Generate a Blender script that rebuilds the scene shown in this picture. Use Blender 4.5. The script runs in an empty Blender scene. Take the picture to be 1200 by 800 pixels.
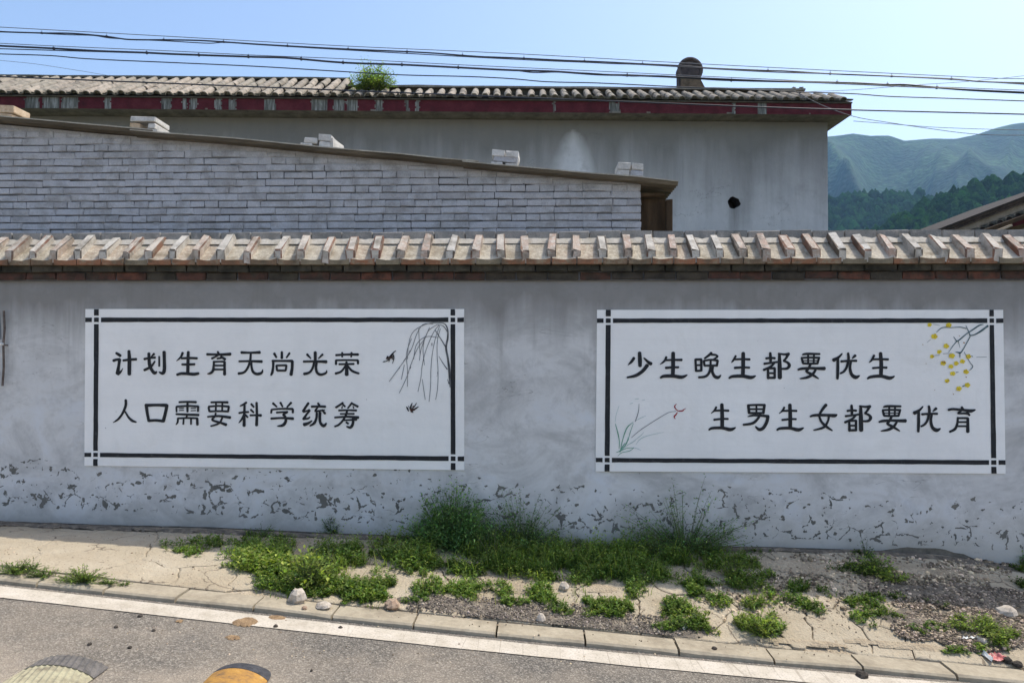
import bpy, math, random
from mathutils import Vector, Matrix, noise as mn
random.seed(7)
sc = bpy.context.scene
COL = sc.collection
# ---------------------------------------------------------------- camera
CAMZ = 1.62
F_PX = 820.0
YAW, PITCH, ROLL = math.radians(2.25), math.radians(1.0), math.radians(0.18)
_cy, _sy, _cp, _sp = math.cos(YAW), math.sin(YAW), math.cos(PITCH), math.sin(PITCH)
FV = Vector((-_sy*_cp, _cy*_cp, _sp)); _R = Vector((_cy, _sy, 0)); _U = _R.cross(FV)
RV = _R*math.cos(ROLL)+_U*math.sin(ROLL); UV = _U*math.cos(ROLL)-_R*math.sin(ROLL)
cd = bpy.data.cameras.new('camera'); cam = bpy.data.objects.new('camera', cd); COL.objects.link(cam)
cd.sensor_width = 36; cd.lens = F_PX/1200*36; cd.clip_start = .05; cd.clip_end = 9000
cam.matrix_world = Matrix(((RV.x, UV.x, -FV.x, 0), (RV.y, UV.y, -FV.y, 0), (RV.z, UV.z, -FV.z, CAMZ), (0, 0, 0, 1)))
sc.camera = cam
# ---------------------------------------------------------------- light
SUN = Vector((.50, .24, 1.0)).normalized()
EL = math.asin(SUN.z); AZ = math.atan2(SUN.x, SUN.y)
w = bpy.data.worlds.new('World'); sc.world = w; w.use_nodes = True
nt = w.node_tree; bg = nt.nodes['Background']; sky = nt.nodes.new('ShaderNodeTexSky')
sky.sky_type = 'NISHITA'; sky.sun_disc = False; sky.sun_elevation = EL; sky.sun_rotation = AZ
sky.air_density = 0.9; sky.dust_density = 2.7; sky.ozone_density = 0.7; sky.altitude = 200
nt.links.new(sky.outputs[0], bg.inputs[0]); bg.inputs[1].default_value = .15
sl = bpy.data.lights.new('sun', 'SUN'); sun = bpy.data.objects.new('sun', sl); COL.objects.link(sun)
sl.energy = 2.4; sl.angle = math.radians(.6); sl.color = (1, .95, .86)
sun.rotation_euler = SUN.to_track_quat('Z', 'Y').to_euler(); sun.location = (0, 0, 20)
sc.view_settings.view_transform = 'Standard'; sc.view_settings.look = 'None'
sc.view_settings.exposure = 0.88; sc.view_settings.gamma = 1
sc.cycles.use_denoising = True
try: sc.cycles.denoiser = 'OPENIMAGEDENOISE'
except Exception: pass
sc.cycles.max_bounces = 8; sc.cycles.volume_bounces = 0; sc.cycles.diffuse_bounces = 4
sc.cycles.transparent_max_bounces = 12

# ---------------------------------------------------------------- helpers
def ray(px, py):
    return (FV*F_PX+RV*(px-600)-UV*(py-400)).normalized()
def at(px, py, Y):
    """point of the place seen at a photograph position, on the plane y = Y"""
    d = ray(px, py); t = Y/d.y
    return Vector((d.x*t, Y, CAMZ+d.z*t))
def on_plane(px, py, p0, n):
    d = ray(px, py); o = Vector((0, 0, CAMZ)); t = (p0-o).dot(n)/d.dot(n)
    return o+d*t
def lerp(a, b, t): return a+(b-a)*t
def interp(pts, x):
    if x <= pts[0][0]: return pts[0][1]
    for (a, b), (c, d) in zip(pts, pts[1:]):
        if x <= c: return b+(d-b)*(x-a)/(c-a)
    return pts[-1][1]
def wloc(o):
    v = Vector((0, 0, 0))
    while o is not None: v += o.location; o = o.parent
    return v
def tag(o, label=None, cat=None, group=None, kind=None):
    if label: o['label'] = label
    if cat: o['category'] = cat
    if group: o['group'] = group
    if kind: o['kind'] = kind
    return o
def empty(name, loc, label=None, cat=None, group=None, kind=None):
    o = bpy.data.objects.new(name, None); COL.objects.link(o); o.location = loc; o.empty_display_size = .1
    return tag(o, label, cat, group, kind)
class MB:
    def __init__(s): s.v = []; s.f = []; s.m = []; s.c = []
    def poly(s, pts, mi=0, col=None):
        b = len(s.v); s.v += [tuple(p) for p in pts]; s.f.append(tuple(range(b, b+len(pts)))); s.m.append(mi)
        if col is not None: s.c.append(col)
    def hexa(s, P, mi=0):
        """P: 8 points, 0-3 bottom ring, 4-7 top ring"""
        b = len(s.v); s.v += [tuple(p) for p in P]
        for f in ((3, 2, 1, 0), (4, 5, 6, 7), (0, 1, 5, 4), (1, 2, 6, 5), (2, 3, 7, 6), (3, 0, 4, 7)):
            s.f.append(tuple(b+i for i in f)); s.m.append(mi)
    def box(s, x0, x1, y0, y1, z0, z1, mi=0):
        s.hexa([(x0, y0, z0), (x1, y0, z0), (x1, y1, z0), (x0, y1, z0), (x0, y0, z1), (x1, y0, z1), (x1, y1, z1), (x0, y1, z1)], mi)
    def tube(s, pts, r, n=6, caps=True, mi=0):
        pts = [Vector(p) for p in pts]; rs = r if isinstance(r, (list, tuple)) else [r]*len(pts)
        b0 = len(s.v); up = None
        for i, p in enumerate(pts):
            t = (pts[min(i+1, len(pts)-1)]-pts[max(i-1, 0)]).normalized()
            if up is None: up = Vector((0, 0, 1)) if abs(t.z) < .9 else Vector((1, 0, 0))
            a = t.cross(up).normalized(); up = a.cross(t).normalized()
            for k in range(n):
                q = 2*math.pi*k/n; s.v.append(tuple(p+(a*math.cos(q)+up*math.sin(q))*rs[i]))
        for i in range(len(pts)-1):
            for k in range(n):
                s.f.append((b0+i*n+k, b0+i*n+(k+1) % n, b0+(i+1)*n+(k+1) % n, b0+(i+1)*n+k)); s.m.append(mi)
        if caps:
            s.f.append(tuple(b0+k for k in reversed(range(n)))); s.m.append(mi)
            s.f.append(tuple(b0+(len(pts)-1)*n+k for k in range(n))); s.m.append(mi)
    def mesh(s, name, mats, off=Vector((0, 0, 0)), smooth=False):
        me = bpy.data.meshes.new(name)
        me.from_pydata([(a-off.x, b-off.y, c-off.z) for a, b, c in s.v], [], s.f)
        for m in (mats if isinstance(mats, (list, tuple)) else [mats]): me.materials.append(m)
        me.polygons.foreach_set('material_index', s.m)
        if smooth: me.polygons.foreach_set('use_smooth', [True]*len(s.f))
        if s.c and len(s.c) == len(s.f):
            ca = me.color_attributes.new('tint', 'FLOAT_COLOR', 'CORNER'); arr = []
            for f, c in zip(s.f, s.c): arr += [c[0], c[1], c[2], 1.0]*len(f)
            ca.data.foreach_set('color', arr)
        me.update(); return me
    def build(s, name, mats, parent=None, loc=None, smooth=False, **kw):
        off = Vector(loc) if loc is not None else Vector((0, 0, 0))
        me = s.mesh(name, mats, off+(wloc(parent) if parent and loc is None else Vector((0, 0, 0))), smooth)
        o = bpy.data.objects.new(name, me); COL.objects.link(o)
        if parent:
            o.parent = parent
            if loc is not None: o.location = off-wloc(parent)
        elif loc is not None: o.location = off
        return tag(o, **kw)
def put(name, me, mat4, parent=None, **kw):
    o = bpy.data.objects.new(name, me); COL.objects.link(o)
    if parent:
        o.parent = parent; mat4 = Matrix.Translation(-wloc(parent)) @ mat4
    o.matrix_basis = mat4
    return tag(o, **kw)
def rnd(a, b): return random.uniform(a, b)

# brick-like mesh variants: unit box centred, worn edges (8 corner + inset rings)
def worn_box(sx, sy, sz, bev, jit, seed):
    """box with bevelled, slightly chipped edges; 24 verts"""
    r = random.Random(seed); V = []; idx = {}
    F = []
    for ax in range(3):
        for sg in (-1, 1):
            q = []
            for a, b in ((-1, -1), (1, -1), (1, 1), (-1, 1)):
                p = [0, 0, 0]; h = (sx/2, sy/2, sz/2)
                o1, o2 = [(1, 2), (2, 0), (0, 1)][ax]
                p[ax] = sg*h[ax]; p[o1] = a*(h[o1]-bev); p[o2] = b*(h[o2]-bev)
                p = [c+r.uniform(-jit, jit) for c in p]
                key = (ax, sg, (a if o1 == 0 else (b if o2 == 0 else 0)), (a if o1 == 1 else (b if o2 == 1 else 0)), (a if o1 == 2 else (b if o2 == 2 else 0)))
                idx[key] = len(V); q.append(len(V)); V.append(tuple(p))
            F.append(tuple(q) if sg > 0 else tuple(reversed(q)))
    def K(ax, s): k = [ax, s[ax], s[0], s[1], s[2]]; k[2+ax] = 0; return idx[tuple(k)]
    for sx_ in (-1, 1):
        for sy_ in (-1, 1):
            for sz_ in (-1, 1):
                s = (sx_, sy_, sz_); t = (K(0, s), K(1, s), K(2, s))
                F.append(t if sx_*sy_*sz_ > 0 else tuple(reversed(t)))
    for ax in range(3):
        b, c = [(1, 2), (2, 0), (0, 1)][ax]
        for sb in (-1, 1):
            for sc_ in (-1, 1):
                s1 = [0, 0, 0]; s2 = [0, 0, 0]
                s1[ax] = -1; s2[ax] = 1; s1[b] = s2[b] = sb; s1[c] = s2[c] = sc_
                q = (K(b, s1), K(b, s2), K(c, s2), K(c, s1))
                F.append(q if sb*sc_ > 0 else tuple(reversed(q)))
    mb = MB(); mb.v = V; mb.f = F; mb.m = [0]*len(F)
    return mb

# ---------------------------------------------------------------- materials
class NG:
    def __init__(s, name):
        s.mat = bpy.data.materials.new(name); s.mat.use_nodes = True; s.t = s.mat.node_tree
        s.p = s.t.nodes['Principled BSDF']; s.p.inputs['Roughness'].default_value = .9
        s.p.inputs['Specular IOR Level'].default_value = .25
        s._pos = None
    def n(s, k): return s.t.nodes.new(k)
    def l(s, a, b): s.t.links.new(a, b)
    def _in(s, sock, v):
        if v is None: return
        if hasattr(v, 'links') or hasattr(v, 'is_linked'): s.l(v, sock)
        elif isinstance(v, (tuple, list)) and len(v) == 3 and sock.type == 'RGBA': sock.default_value = (*v, 1)
        else: sock.default_value = v
    def pos(s):
        if s._pos is None: s._pos = s.n('ShaderNodeNewGeometry').outputs['Position']
        return s._pos
    def obj(s): return s.n('ShaderNodeTexCoord').outputs['Object']
    def scale(s, vec, sc_, off=(0, 0, 0)):
        m = s.n('ShaderNodeMapping'); s.l(vec, m.inputs[0]); m.inputs['Scale'].default_value = sc_; m.inputs['Location'].default_value = off
        return m.outputs[0]
    def noise(s, sc_=5, det=4, ro=.55, vec=None, dist=0):
        x = s.n('ShaderNodeTexNoise'); s.l(vec or s.pos(), x.inputs['Vector']); x.inputs['Scale'].default_value = sc_
        x.inputs['Detail'].default_value = det; x.inputs['Roughness'].default_value = ro; x.inputs['Distortion'].default_value = dist
        return x.outputs['Fac']
    def voro(s, sc_=5, feat='F1', vec=None, out='Distance', rand=1):
        x = s.n('ShaderNodeTexVoronoi'); x.feature = feat; s.l(vec or s.pos(), x.inputs['Vector']); x.inputs['Scale'].default_value = sc_
        x.inputs['Randomness'].default_value = rand
        return x.outputs[out]
    def ramp(s, fac, stops, interp='LINEAR'):
        r = s.n('ShaderNodeValToRGB'); s.l(fac, r.inputs[0]); e = r.color_ramp; e.interpolation = interp
        while len(e.elements) < len(stops): e.elements.new(.5)
        for el, (p, c) in zip(e.elements, stops):
            el.position = p; el.color = (*c, 1) if isinstance(c, (tuple, list)) else (c, c, c, 1)
        return r.outputs[0]
    def mix(s, fac, a, b, mode='MIX'):
        m = s.n('ShaderNodeMix'); m.data_type = 'RGBA'; m.blend_type = mode
        s._in(m.inputs[0], fac); s._in(m.inputs[6], a); s._in(m.inputs[7], b)
        return m.outputs[2]
    def math(s, op, a, b=None, c=None, clamp=False):
        m = s.n('ShaderNodeMath'); m.operation = op; m.use_clamp = clamp
        s._in(m.inputs[0], a); s._in(m.inputs[1], b)
        if c is not None: s._in(m.inputs[2], c)
        return m.outputs[0]
    def rng(s, v, a, b, c=0, d=1):
        m = s.n('ShaderNodeMapRange'); s._in(m.inputs[0], v)
        for i, x in enumerate((a, b, c, d)): m.inputs[1+i].default_value = x
        return m.outputs[0]
    def xyz(s, vec=None):
        x = s.n('ShaderNodeSeparateXYZ'); s.l(vec or s.pos(), x.inputs[0]); return x.outputs
    def comb(s, x, y, z):
        c = s.n('ShaderNodeCombineXYZ'); s._in(c.inputs[0], x); s._in(c.inputs[1], y); s._in(c.inputs[2], z); return c.outputs[0]
    def rand(s): return s.n('ShaderNodeObjectInfo').outputs['Random']
    def attr(s, name='tint'):
        a = s.n('ShaderNodeAttribute'); a.attribute_name = name; return a.outputs['Color']
    def bump(s, h, strength=.5, dist=.01, normal=None):
        b = s.n('ShaderNodeBump'); s.l(h, b.inputs['Height']); b.inputs['Strength'].default_value = strength; b.inputs['Distance'].default_value = dist
        if normal: s.l(normal, b.inputs['Normal'])
        return b.outputs[0]
    def out(s, col, rough=None, normal=None):
        s._in(s.p.inputs['Base Color'], col)
        if rough is not None: s._in(s.p.inputs['Roughness'], rough)
        if normal: s.l(normal, s.p.inputs['Normal'])
        return s.mat
WY = 5.47     # face of the garden wall
# painted cement plaster of the garden wall, paint flaking off near the ground
def m_plaster():
    g = NG('grey_wall_plaster'); x, y, z = g.xyz()
    big = g.noise(.9, 5, .6); mid = g.noise(4.5, 6, .62, dist=.3); fine = g.noise(60, 4, .6)
    streak = g.noise(1, 5, .6, vec=g.scale(g.pos(), (5.5, 1, .55)))
    streak2 = g.noise(1, 4, .6, vec=g.scale(g.pos(), (16, 1, .8), (3, 0, 0)))
    base = g.ramp(big, [(.3, (.50, .49, .475)), (.5, (.58, .57, .55)), (.7, (.65, .64, .62))])
    base = g.mix(g.ramp(mid, [(.35, 0.0), (.7, 1.0)]), base, (.58, .57, .55), 'MIX')
    base = g.mix(g.math('MULTIPLY', g.ramp(mid, [(.52, 0.0), (.8, .55)]), 1), base, (.64, .625, .60))
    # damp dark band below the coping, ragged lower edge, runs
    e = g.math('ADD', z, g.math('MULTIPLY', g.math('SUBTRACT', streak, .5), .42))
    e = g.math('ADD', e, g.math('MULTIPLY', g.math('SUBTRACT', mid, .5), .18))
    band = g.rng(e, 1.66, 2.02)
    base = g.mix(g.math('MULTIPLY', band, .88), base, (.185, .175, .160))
    run = g.math('MULTIPLY', g.ramp(streak2, [(.5, 0.0), (.72, 1.0)]), g.rng(z, 1.1, 2.1))
    base = g.mix(g.math('MULTIPLY', run, .45), base, (.20, .19, .17))
    m3 = g.noise(1.7, 6, .68, vec=g.scale(g.pos(), (1, 1, 1.5), (3, 1, 7)), dist=.6); m4 = g.noise(7, 6, .7, vec=g.scale(g.pos(), (1, 1, 1), (8, 1, 2)))
    base = g.mix(g.math('MULTIPLY', g.ramp(m3, [(.47, 0.0), (.64, 1.0)]), .50), base, (.27, .262, .25))
    base = g.mix(g.math('MULTIPLY', g.math('MULTIPLY', g.ramp(m3, [(.32, 1.0), (.48, 0.0)]), g.rng(z, 1.75, 1.1)), .5), base, (.62, .65, .70))
    base = g.mix(g.math('MULTIPLY', g.ramp(m4, [(.52, 0.0), (.70, 1.0)]), .38), base, (.30, .29, .275))
    scr = g.math('LESS_THAN', g.math('ABSOLUTE', g.math('SUBTRACT', g.noise(1, 3, .5, vec=g.scale(g.pos(), (1.1, 1, 6), (5, 0, 0)), dist=1.2), .5)), .0022)
    scr = g.math('MULTIPLY', scr, g.math('GREATER_THAN', g.noise(2.5, 2, .5, vec=g.scale(g.pos(), (1, 1, 1), (1, 4, 9))), .56))
    base = g.mix(g.math('MULTIPLY', scr, .55), base, (.20, .195, .18))
    # low dirty strip
    low = g.rng(g.math('ADD', z, g.math('MULTIPLY', mid, .35)), .66, .36)
    low = g.math('MULTIPLY', low, .5)
    base = g.mix(low, base, (.38, .355, .29))
    # flaked patches: bands around irregular cells
    wv = g.n('ShaderNodeVectorMath'); wv.operation = 'ADD'; g.l(g.pos(), wv.inputs[0])
    nn = g.n('ShaderNodeTexNoise'); g.l(g.pos(), nn.inputs[0]); nn.inputs['Scale'].default_value = 9; nn.inputs['Detail'].default_value = 4
    sm = g.n('ShaderNodeVectorMath'); sm.operation = 'SCALE'; g.l(nn.outputs['Color'], sm.inputs[0]); sm.inputs['Scale'].default_value = .14
    g.l(sm.outputs[0], wv.inputs[1])
    ed = g.voro(6.5, 'DISTANCE_TO_EDGE', vec=g.scale(wv.outputs[0], (1.15, .01, 1.5)))
    sp = g.noise(6.0, 5, .66, vec=g.scale(g.pos(), (1, .01, 1.1), (4.4, 0, 1)))
    hz = g.math('ADD', z, g.math('MULTIPLY', x, .030))
    wid = g.math('ADD', g.rng(sp, .44, .68, -.022, .12), g.rng(hz, .28, .62, .030, -.045))
    line = g.math('MULTIPLY', g.math('LESS_THAN', ed, wid), g.math('GREATER_THAN', g.noise(13, 3, .6, vec=g.scale(g.pos(), (1, .01, 1), (2, 0, 6))), .47))
    dots = g.math('GREATER_THAN', g.noise(15, 3, .55, vec=g.scale(g.pos(), (1, .01, 1.2), (9, 0, 3))), .635)
    fl = g.math('MAXIMUM', line, dots)
    # height window follows the sloping ground
    hw = g.math('ADD', hz, g.math('MULTIPLY', g.math('SUBTRACT', big, .5), .42))
    hw = g.math('ADD', hw, g.math('MULTIPLY', g.math('SUBTRACT', g.noise(2.6, 2, .5), .5), .35))
    win = g.math('MULTIPLY', g.math('LESS_THAN', hw, .62), g.math('GREATER_THAN', g.math('ADD', hz, g.math('MULTIPLY', mid, .1)), .31))
    fl = g.math('MULTIPLY', fl, win)
    base = g.mix(fl, base, g.ramp(mid, [(.3, (.10, .097, .085)), (.7, (.19, .182, .16))]))
    h = g.math('ADD', g.math('MULTIPLY', fine, .12), g.math('MULTIPLY', mid, .9))
    nb = g.bump(h, .35, .02)
    nb = g.bump(g.math('SUBTRACT', 1.0, fl), .9, .004, nb)
    return g.out(base, .93, nb)
M_PLASTER = m_plaster()
def m_panel(name, c):
    g = NG(name); n1 = g.noise(2.2, 5, .6); n2 = g.noise(30, 4, .6)
    st = g.noise(1, 4, .6, vec=g.scale(g.pos(), (9, 1, .9)))
    br = g.noise(1, 5, .7, vec=g.scale(g.pos(), (1.2, 1, 16), (2, 0, 5)))
    col = g.mix(g.ramp(n1, [(.35, 0.0), (.75, 1.0)]), c, tuple(k*.90 for k in c))
    col = g.mix(g.math('MULTIPLY', g.ramp(st, [(.5, 0.0), (.75, .35)]), 1), col, tuple(k*.86 for k in c))
    col = g.mix(g.math('MULTIPLY', g.ramp(br, [(.45, 0.0), (.7, 1.0)]), .25), col, tuple(k*.84 for k in c))
    col = g.mix(g.math('MULTIPLY', g.ramp(g.noise(3.3, 6, .7, dist=.5), [(.55, 0.0), (.72, 1.0)]), .30), col, (c[0]*.78, c[1]*.76, c[2]*.72))
    spk = g.math('GREATER_THAN', g.noise(26, 2, .5, vec=g.scale(g.pos(), (1, .01, 1), (7, 0, 0))), .80)
    col = g.mix(g.math('MULTIPLY', spk, .7), col, (.22, .21, .2))
    return g.out(col, .8, g.bump(g.math('ADD', n2, g.math('MULTIPLY', g.noise(5, 4, .6), 2)), .2, .01))
M_PANEL = m_panel('white_emulsion_paint', (.86, .84, .80)); M_PANEL2 = m_panel('offwhite_emulsion_paint', (.85, .83, .79))
def m_ink(name, a, b, lo=.55, hi=.8):
    g = NG(name); n = g.noise(22, 4, .6)
    return g.out(g.mix(g.ramp(n, [(lo, 0.0), (hi, 1.0)]), a, b), .7)
M_BLACK = m_ink('black_paint', (.018, .019, .021), (.055, .056, .058))
M_TWIG = m_ink('grey_wash_paint', (.10, .105, .11), (.24, .245, .25), .4, .7)
M_BARK = m_ink('dark_wash_paint', (.05, .052, .055), (.16, .16, .165), .4, .7)
M_GREEN = m_ink('green_wash_paint', (.07, .26, .16), (.24, .42, .34), .4, .7)
M_PALEGREEN = m_ink('pale_green_wash_paint', (.30, .43, .40), (.42, .48, .48), .4, .7)
M_TEAL = m_ink('teal_wash_paint', (.04, .085, .09), (.16, .22, .23), .45, .75)
M_YEL = m_ink('yellow_paint', (.74, .58, .04), (.60, .40, .03), .45, .7)
M_OCH = m_ink('ochre_paint', (.33, .17, .03), (.2, .1, .03), .4, .7)
M_RED = m_ink('red_paint', (.30, .015, .03), (.22, .02, .03))
M_BROWNP = m_ink('brown_paint', (.12, .05, .03), (.03, .02, .02), .45, .6)
def m_brick(name, cols, dirt=(.10, .095, .085), dfac=.35, blotch=None, bs=26, rough=.95, bump=.6):
    g = NG(name); r = g.rand(); v = g.pos()
    c = g.ramp(r, [(i/len(cols), k) for i, k in enumerate(cols)], 'CONSTANT')
    n = g.noise(bs, 5, .65, vec=v); n2 = g.noise(120, 3, .6, vec=v); n3 = g.noise(9, 4, .6, vec=v)
    if blotch:
        c = g.mix(g.ramp(n, [(.47, 0.0), (.62, .85)]), c, blotch)
    c = g.mix(g.math('MULTIPLY', g.ramp(n3, [(.45, 0.0), (.7, 1.0)]), dfac), c, dirt)
    c = g.mix(.25, c, g.ramp(n2, [(.3, .15), (.7, .75)]), 'OVERLAY')
    return g.out(c, rough, g.bump(g.math('ADD', n2, n), bump, .006))
M_COPING = m_brick('weathered_coping_brick', [(.48, .385, .31), (.55, .505, .435), (.46, .36, .285), (.53, .465, .39), (.57, .53, .465), (.45, .325, .255), (.54, .49, .42)], (.20, .175, .14), .85, (.55, .51, .44), 24, bump=1.4)
M_PAN = m_brick('sandy_mortar_bed', [(.42, .37, .29), (.38, .33, .25), (.45, .40, .32), (.41, .33, .25)], (.20, .155, .10), .75, (.58, .52, .40), 40, bump=1.0)
M_PANEDGE = m_brick('red_brick_edge', [(.25, .12, .065), (.20, .13, .08), (.22, .18, .12), (.28, .13, .07)], (.09, .075, .05), .8, (.26, .21, .14), 14)
M_DARKBRICK = m_brick('blackened_brick', [(.055, .05, .038), (.045, .042, .032), (.075, .066, .05)], (.016, .016, .012), .9, (.09, .08, .06), 12)
M_REDBRICK = m_brick('sooty_red_brick', [(.10, .048, .036), (.065, .054, .042), (.15, .062, .042), (.07, .06, .046), (.085, .045, .034)], (.022, .02, .016), .95, (.06, .05, .038), 13)
M_RIDGE = m_brick('grey_ridge_brick', [(.26, .25, .235), (.22, .215, .20), (.30, .28, .25)], (.12, .115, .10), .5, (.33, .31, .28), 16)
M_SHEDBRICK = m_brick('grey_painted_brick', [(.41, .415, .435), (.43, .435, .455), (.40, .405, .425), (.445, .45, .47), (.42, .425, .445), (.37, .37, .385)], (.25, .245, .235), .75, (.46, .46, .475), 8, bump=.9)
M_WHITEBRICK = m_brick('whitewashed_brick', [(.62, .60, .56), (.55, .53, .49), (.66, .64, .60)], (.25, .23, .20), .5, (.50, .49, .46), 30)
def m_simple(name, stops, sc_=12, det=5, rough=.9, bump=.4, bd=.01, vec_scale=None, dist=0):
    g = NG(name); v = g.scale(g.pos(), vec_scale) if vec_scale else g.pos()
    n = g.noise(sc_, det, .62, vec=v, dist=dist); n2 = g.noise(sc_*6, 3, .6, vec=v)
    c = g.ramp(n, stops); c = g.mix(.2, c, g.ramp(n2, [(.3, .2), (.7, .75)]), 'OVERLAY')
    return g.out(c, rough, g.bump(g.math('ADD', n, g.math('MULTIPLY', n2, .5)), bump, bd))
M_MORTAR = m_simple('dark_recessed_mortar', [(.3, (.075, .075, .08)), (.7, (.15, .155, .165))], 14)
M_MORTAR2 = m_simple('grey_painted_mortar', [(.35, (.045, .045, .045)), (.55, (.13, .13, .13)), (.7, (.36, .36, .37))], 9)
M_LIME = m_simple('old_lime_mortar', [(.3, (.10, .09, .07)), (.7, (.22, .19, .15))], 10)
M_SHEET = m_simple('shaded_weathered_sheet', [(.3, (.055, .048, .036)), (.55, (.115, .10, .078)), (.75, (.19, .17, .135))], 3, vec_scale=(.5, 6, 6))  # weathered sheet, darkened for the underside to paint in its shade
M_SHEETEDGE = m_simple('pale_sheet_edge', [(.3, (.24, .215, .17)), (.7, (.45, .42, .35))], 9)
M_COPSIDE = m_brick('shaded_coping_brick', [(.17, .085, .055), (.12, .10, .08), (.22, .12, .08), (.13, .10, .075), (.19, .09, .06)], (.07, .06, .045), .7, (.24, .21, .17), 16)  # darker copy for end and under faces, painting their shade into the colour
M_WOOD = m_simple('dark_weathered_board', [(.3, (.028, .018, .01)), (.7, (.085, .055, .03))], 14, vec_scale=(1, 1, .25))
M_TILE = m_brick('weathered_clay_tile', [(.33, .285, .225), (.38, .32, .255), (.30, .265, .21), (.41, .35, .28), (.28, .24, .195)], (.09, .085, .07), .75, (.30, .27, .22), 24)
M_TILEDARK = m_brick('mossy_dark_tile', [(.10, .095, .075), (.085, .08, .06), (.13, .12, .09)], (.04, .045, .03), .6, (.16, .15, .12), 15)
M_TILEBED = m_simple('dark_tile_bed', [(.3, (.06, .055, .045)), (.7, (.13, .115, .09))], 8)
M_CONC = m_simple('old_concrete', [(.3, (.12, .11, .09)), (.7, (.26, .24, .20))], 7)
M_REDPAINT = m_simple('maroon_eave_paint', [(.3, (.055, .012, .016)), (.5, (.085, .015, .021)), (.75, (.11, .028, .033))], 7, bump=.2)
M_BARE = m_simple('bare_streaked_plaster', [(.3, (.05, .05, .045)), (.5, (.14, .145, .13)), (.65, (.30, .31, .295))], 1, vec_scale=(42, 42, 4))
def m_house():
    g = NG('grey_house_render'); x, y, z = g.xyz()
    big = g.noise(.55, 5, .6); mid = g.noise(2.4, 6, .62)
    st = g.noise(1, 5, .6, vec=g.scale(g.pos(), (2.6, 1, .3))); st2 = g.noise(1, 4, .6, vec=g.scale(g.pos(), (8, 1, .5)))
    c = g.ramp(big, [(.3, (.42, .42, .42)), (.55, (.50, .50, .495)), (.75, (.57, .57, .56))])
    c = g.mix(g.ramp(mid, [(.45, 0.0), (.75, .7)]), c, (.58, .58, .57))
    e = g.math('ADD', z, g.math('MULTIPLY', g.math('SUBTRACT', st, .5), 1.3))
    c = g.mix(g.math('MULTIPLY', g.rng(e, 3.75, 5.0), .80), c, (.13, .125, .105))  # darkening below the eave: soot together with painted-in eave shade
    c = g.mix(g.math('MULTIPLY', g.ramp(st2, [(.48, 0.0), (.7, 1.0)]), g.rng(z, 2.6, 4.4, .0, .28)), c, (.16, .16, .155))
    # pale cone of whitewash splashed on the wall
    P = at(671, 201, 11.25); T = at(671, 160, 11.25)
    t = g.rng(z, P.z-.05, T.z+.02)
    half = g.math('MULTIPLY', g.math('POWER', g.math('SUBTRACT', 1.0, t), .5), .33)
    dx = g.math('ABSOLUTE', g.math('SUBTRACT', g.math('ADD', x, g.math('MULTIPLY', g.math('SUBTRACT', mid, .5), .1)), P.x))
    m = g.math('SUBTRACT', half, dx); m = g.rng(m, -.07, .16)
    m = g.math('MULTIPLY', m, g.math('LESS_THAN', z, T.z+.05)); m = g.math('MULTIPLY', m, g.rng(g.math('SUBTRACT', z, P.z), -.9, -.3))
    c = g.mix(g.math('MULTIPLY', g.math('MULTIPLY', m, g.rng(mid, .3, .6, .75, 1.1)), .62), c, (.78, .79, .79))
    fine = g.noise(30, 4, .6)
    cr = g.math('LESS_THAN', g.math('ABSOLUTE', g.math('SUBTRACT', g.noise(.8, 7, .62, vec=g.scale(g.pos(), (.9, 1, 1.6), (7, 0, 2))), .5)), .0018)
    cr = g.math('MULTIPLY', cr, g.math('GREATER_THAN', g.noise(.9, 3, .5, vec=g.scale(g.pos(), (1, 1, 1), (3, 3, 3))), .54))
    c = g.mix(g.math('MULTIPLY', cr, .6), c, (.14, .135, .125))
    c = g.mix(g.math('MULTIPLY', g.ramp(g.noise(5, 6, .7), [(.55, 0.0), (.72, 1.0)]), .35), c, (.24, .235, .225))
    HP = at(861, 240, 11.25); dxh = g.math('ABSOLUTE', g.math('SUBTRACT', x, HP.x)); dzh = g.math('SUBTRACT', HP.z, z)
    run_ = g.math('MULTIPLY', g.rng(dxh, .16, .03), g.math('MULTIPLY', g.rng(dzh, -.12, .02), g.rng(dzh, 1.1, .1)))
    c = g.mix(g.math('MULTIPLY', run_, g.rng(st2, .35, .6, .25, .75)), c, (.17, .165, .155))
    return g.out(c, .93, g.bump(g.math('ADD', mid, g.math('MULTIPLY', fine, .15)), .35, .03))
M_HOUSE = m_house()
def m_leaf(name, a, b, trans=.35):
    g = NG(name); t = g.attr(); n = g.noise(6, 3, .5)
    c = g.mix(g.ramp(n, [(.3, 0.0), (.7, 1.0)]), a, b); c = g.mix(1.0, c, t, 'MULTIPLY')
    g._in(g.p.inputs['Base Color'], c); g.p.inputs['Roughness'].default_value = .55
    tr = g.n('ShaderNodeBsdfTranslucent'); g.l(g.mix(1.0, c, (1.25, 1.5, .6), 'MULTIPLY'), tr.inputs[0])
    g.p.inputs['Specular IOR Level'].default_value = .12
    ms = g.n('ShaderNodeMixShader'); ms.inputs[0].default_value = trans
    g.l(g.p.outputs[0], ms.inputs[1]); g.l(tr.outputs[0], ms.inputs[2])
    g.l(ms.outputs[0], g.t.nodes['Material Output'].inputs[0])
    return g.mat
M_LEAF = m_leaf('weed_leaf', (.095, .165, .045), (.17, .25, .07), .45)
M_SHADELEAF = m_leaf('shrub_leaf', (.065, .14, .055), (.11, .19, .075), .4)
M_STEM = m_simple('green_brown_stem', [(.3, (.07, .10, .035)), (.7, (.13, .13, .06))], 20, bump=.1)
M_FOREST = m_leaf('forest_canopy', (.006, .026, .007), (.020, .060, .012), .04)
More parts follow.
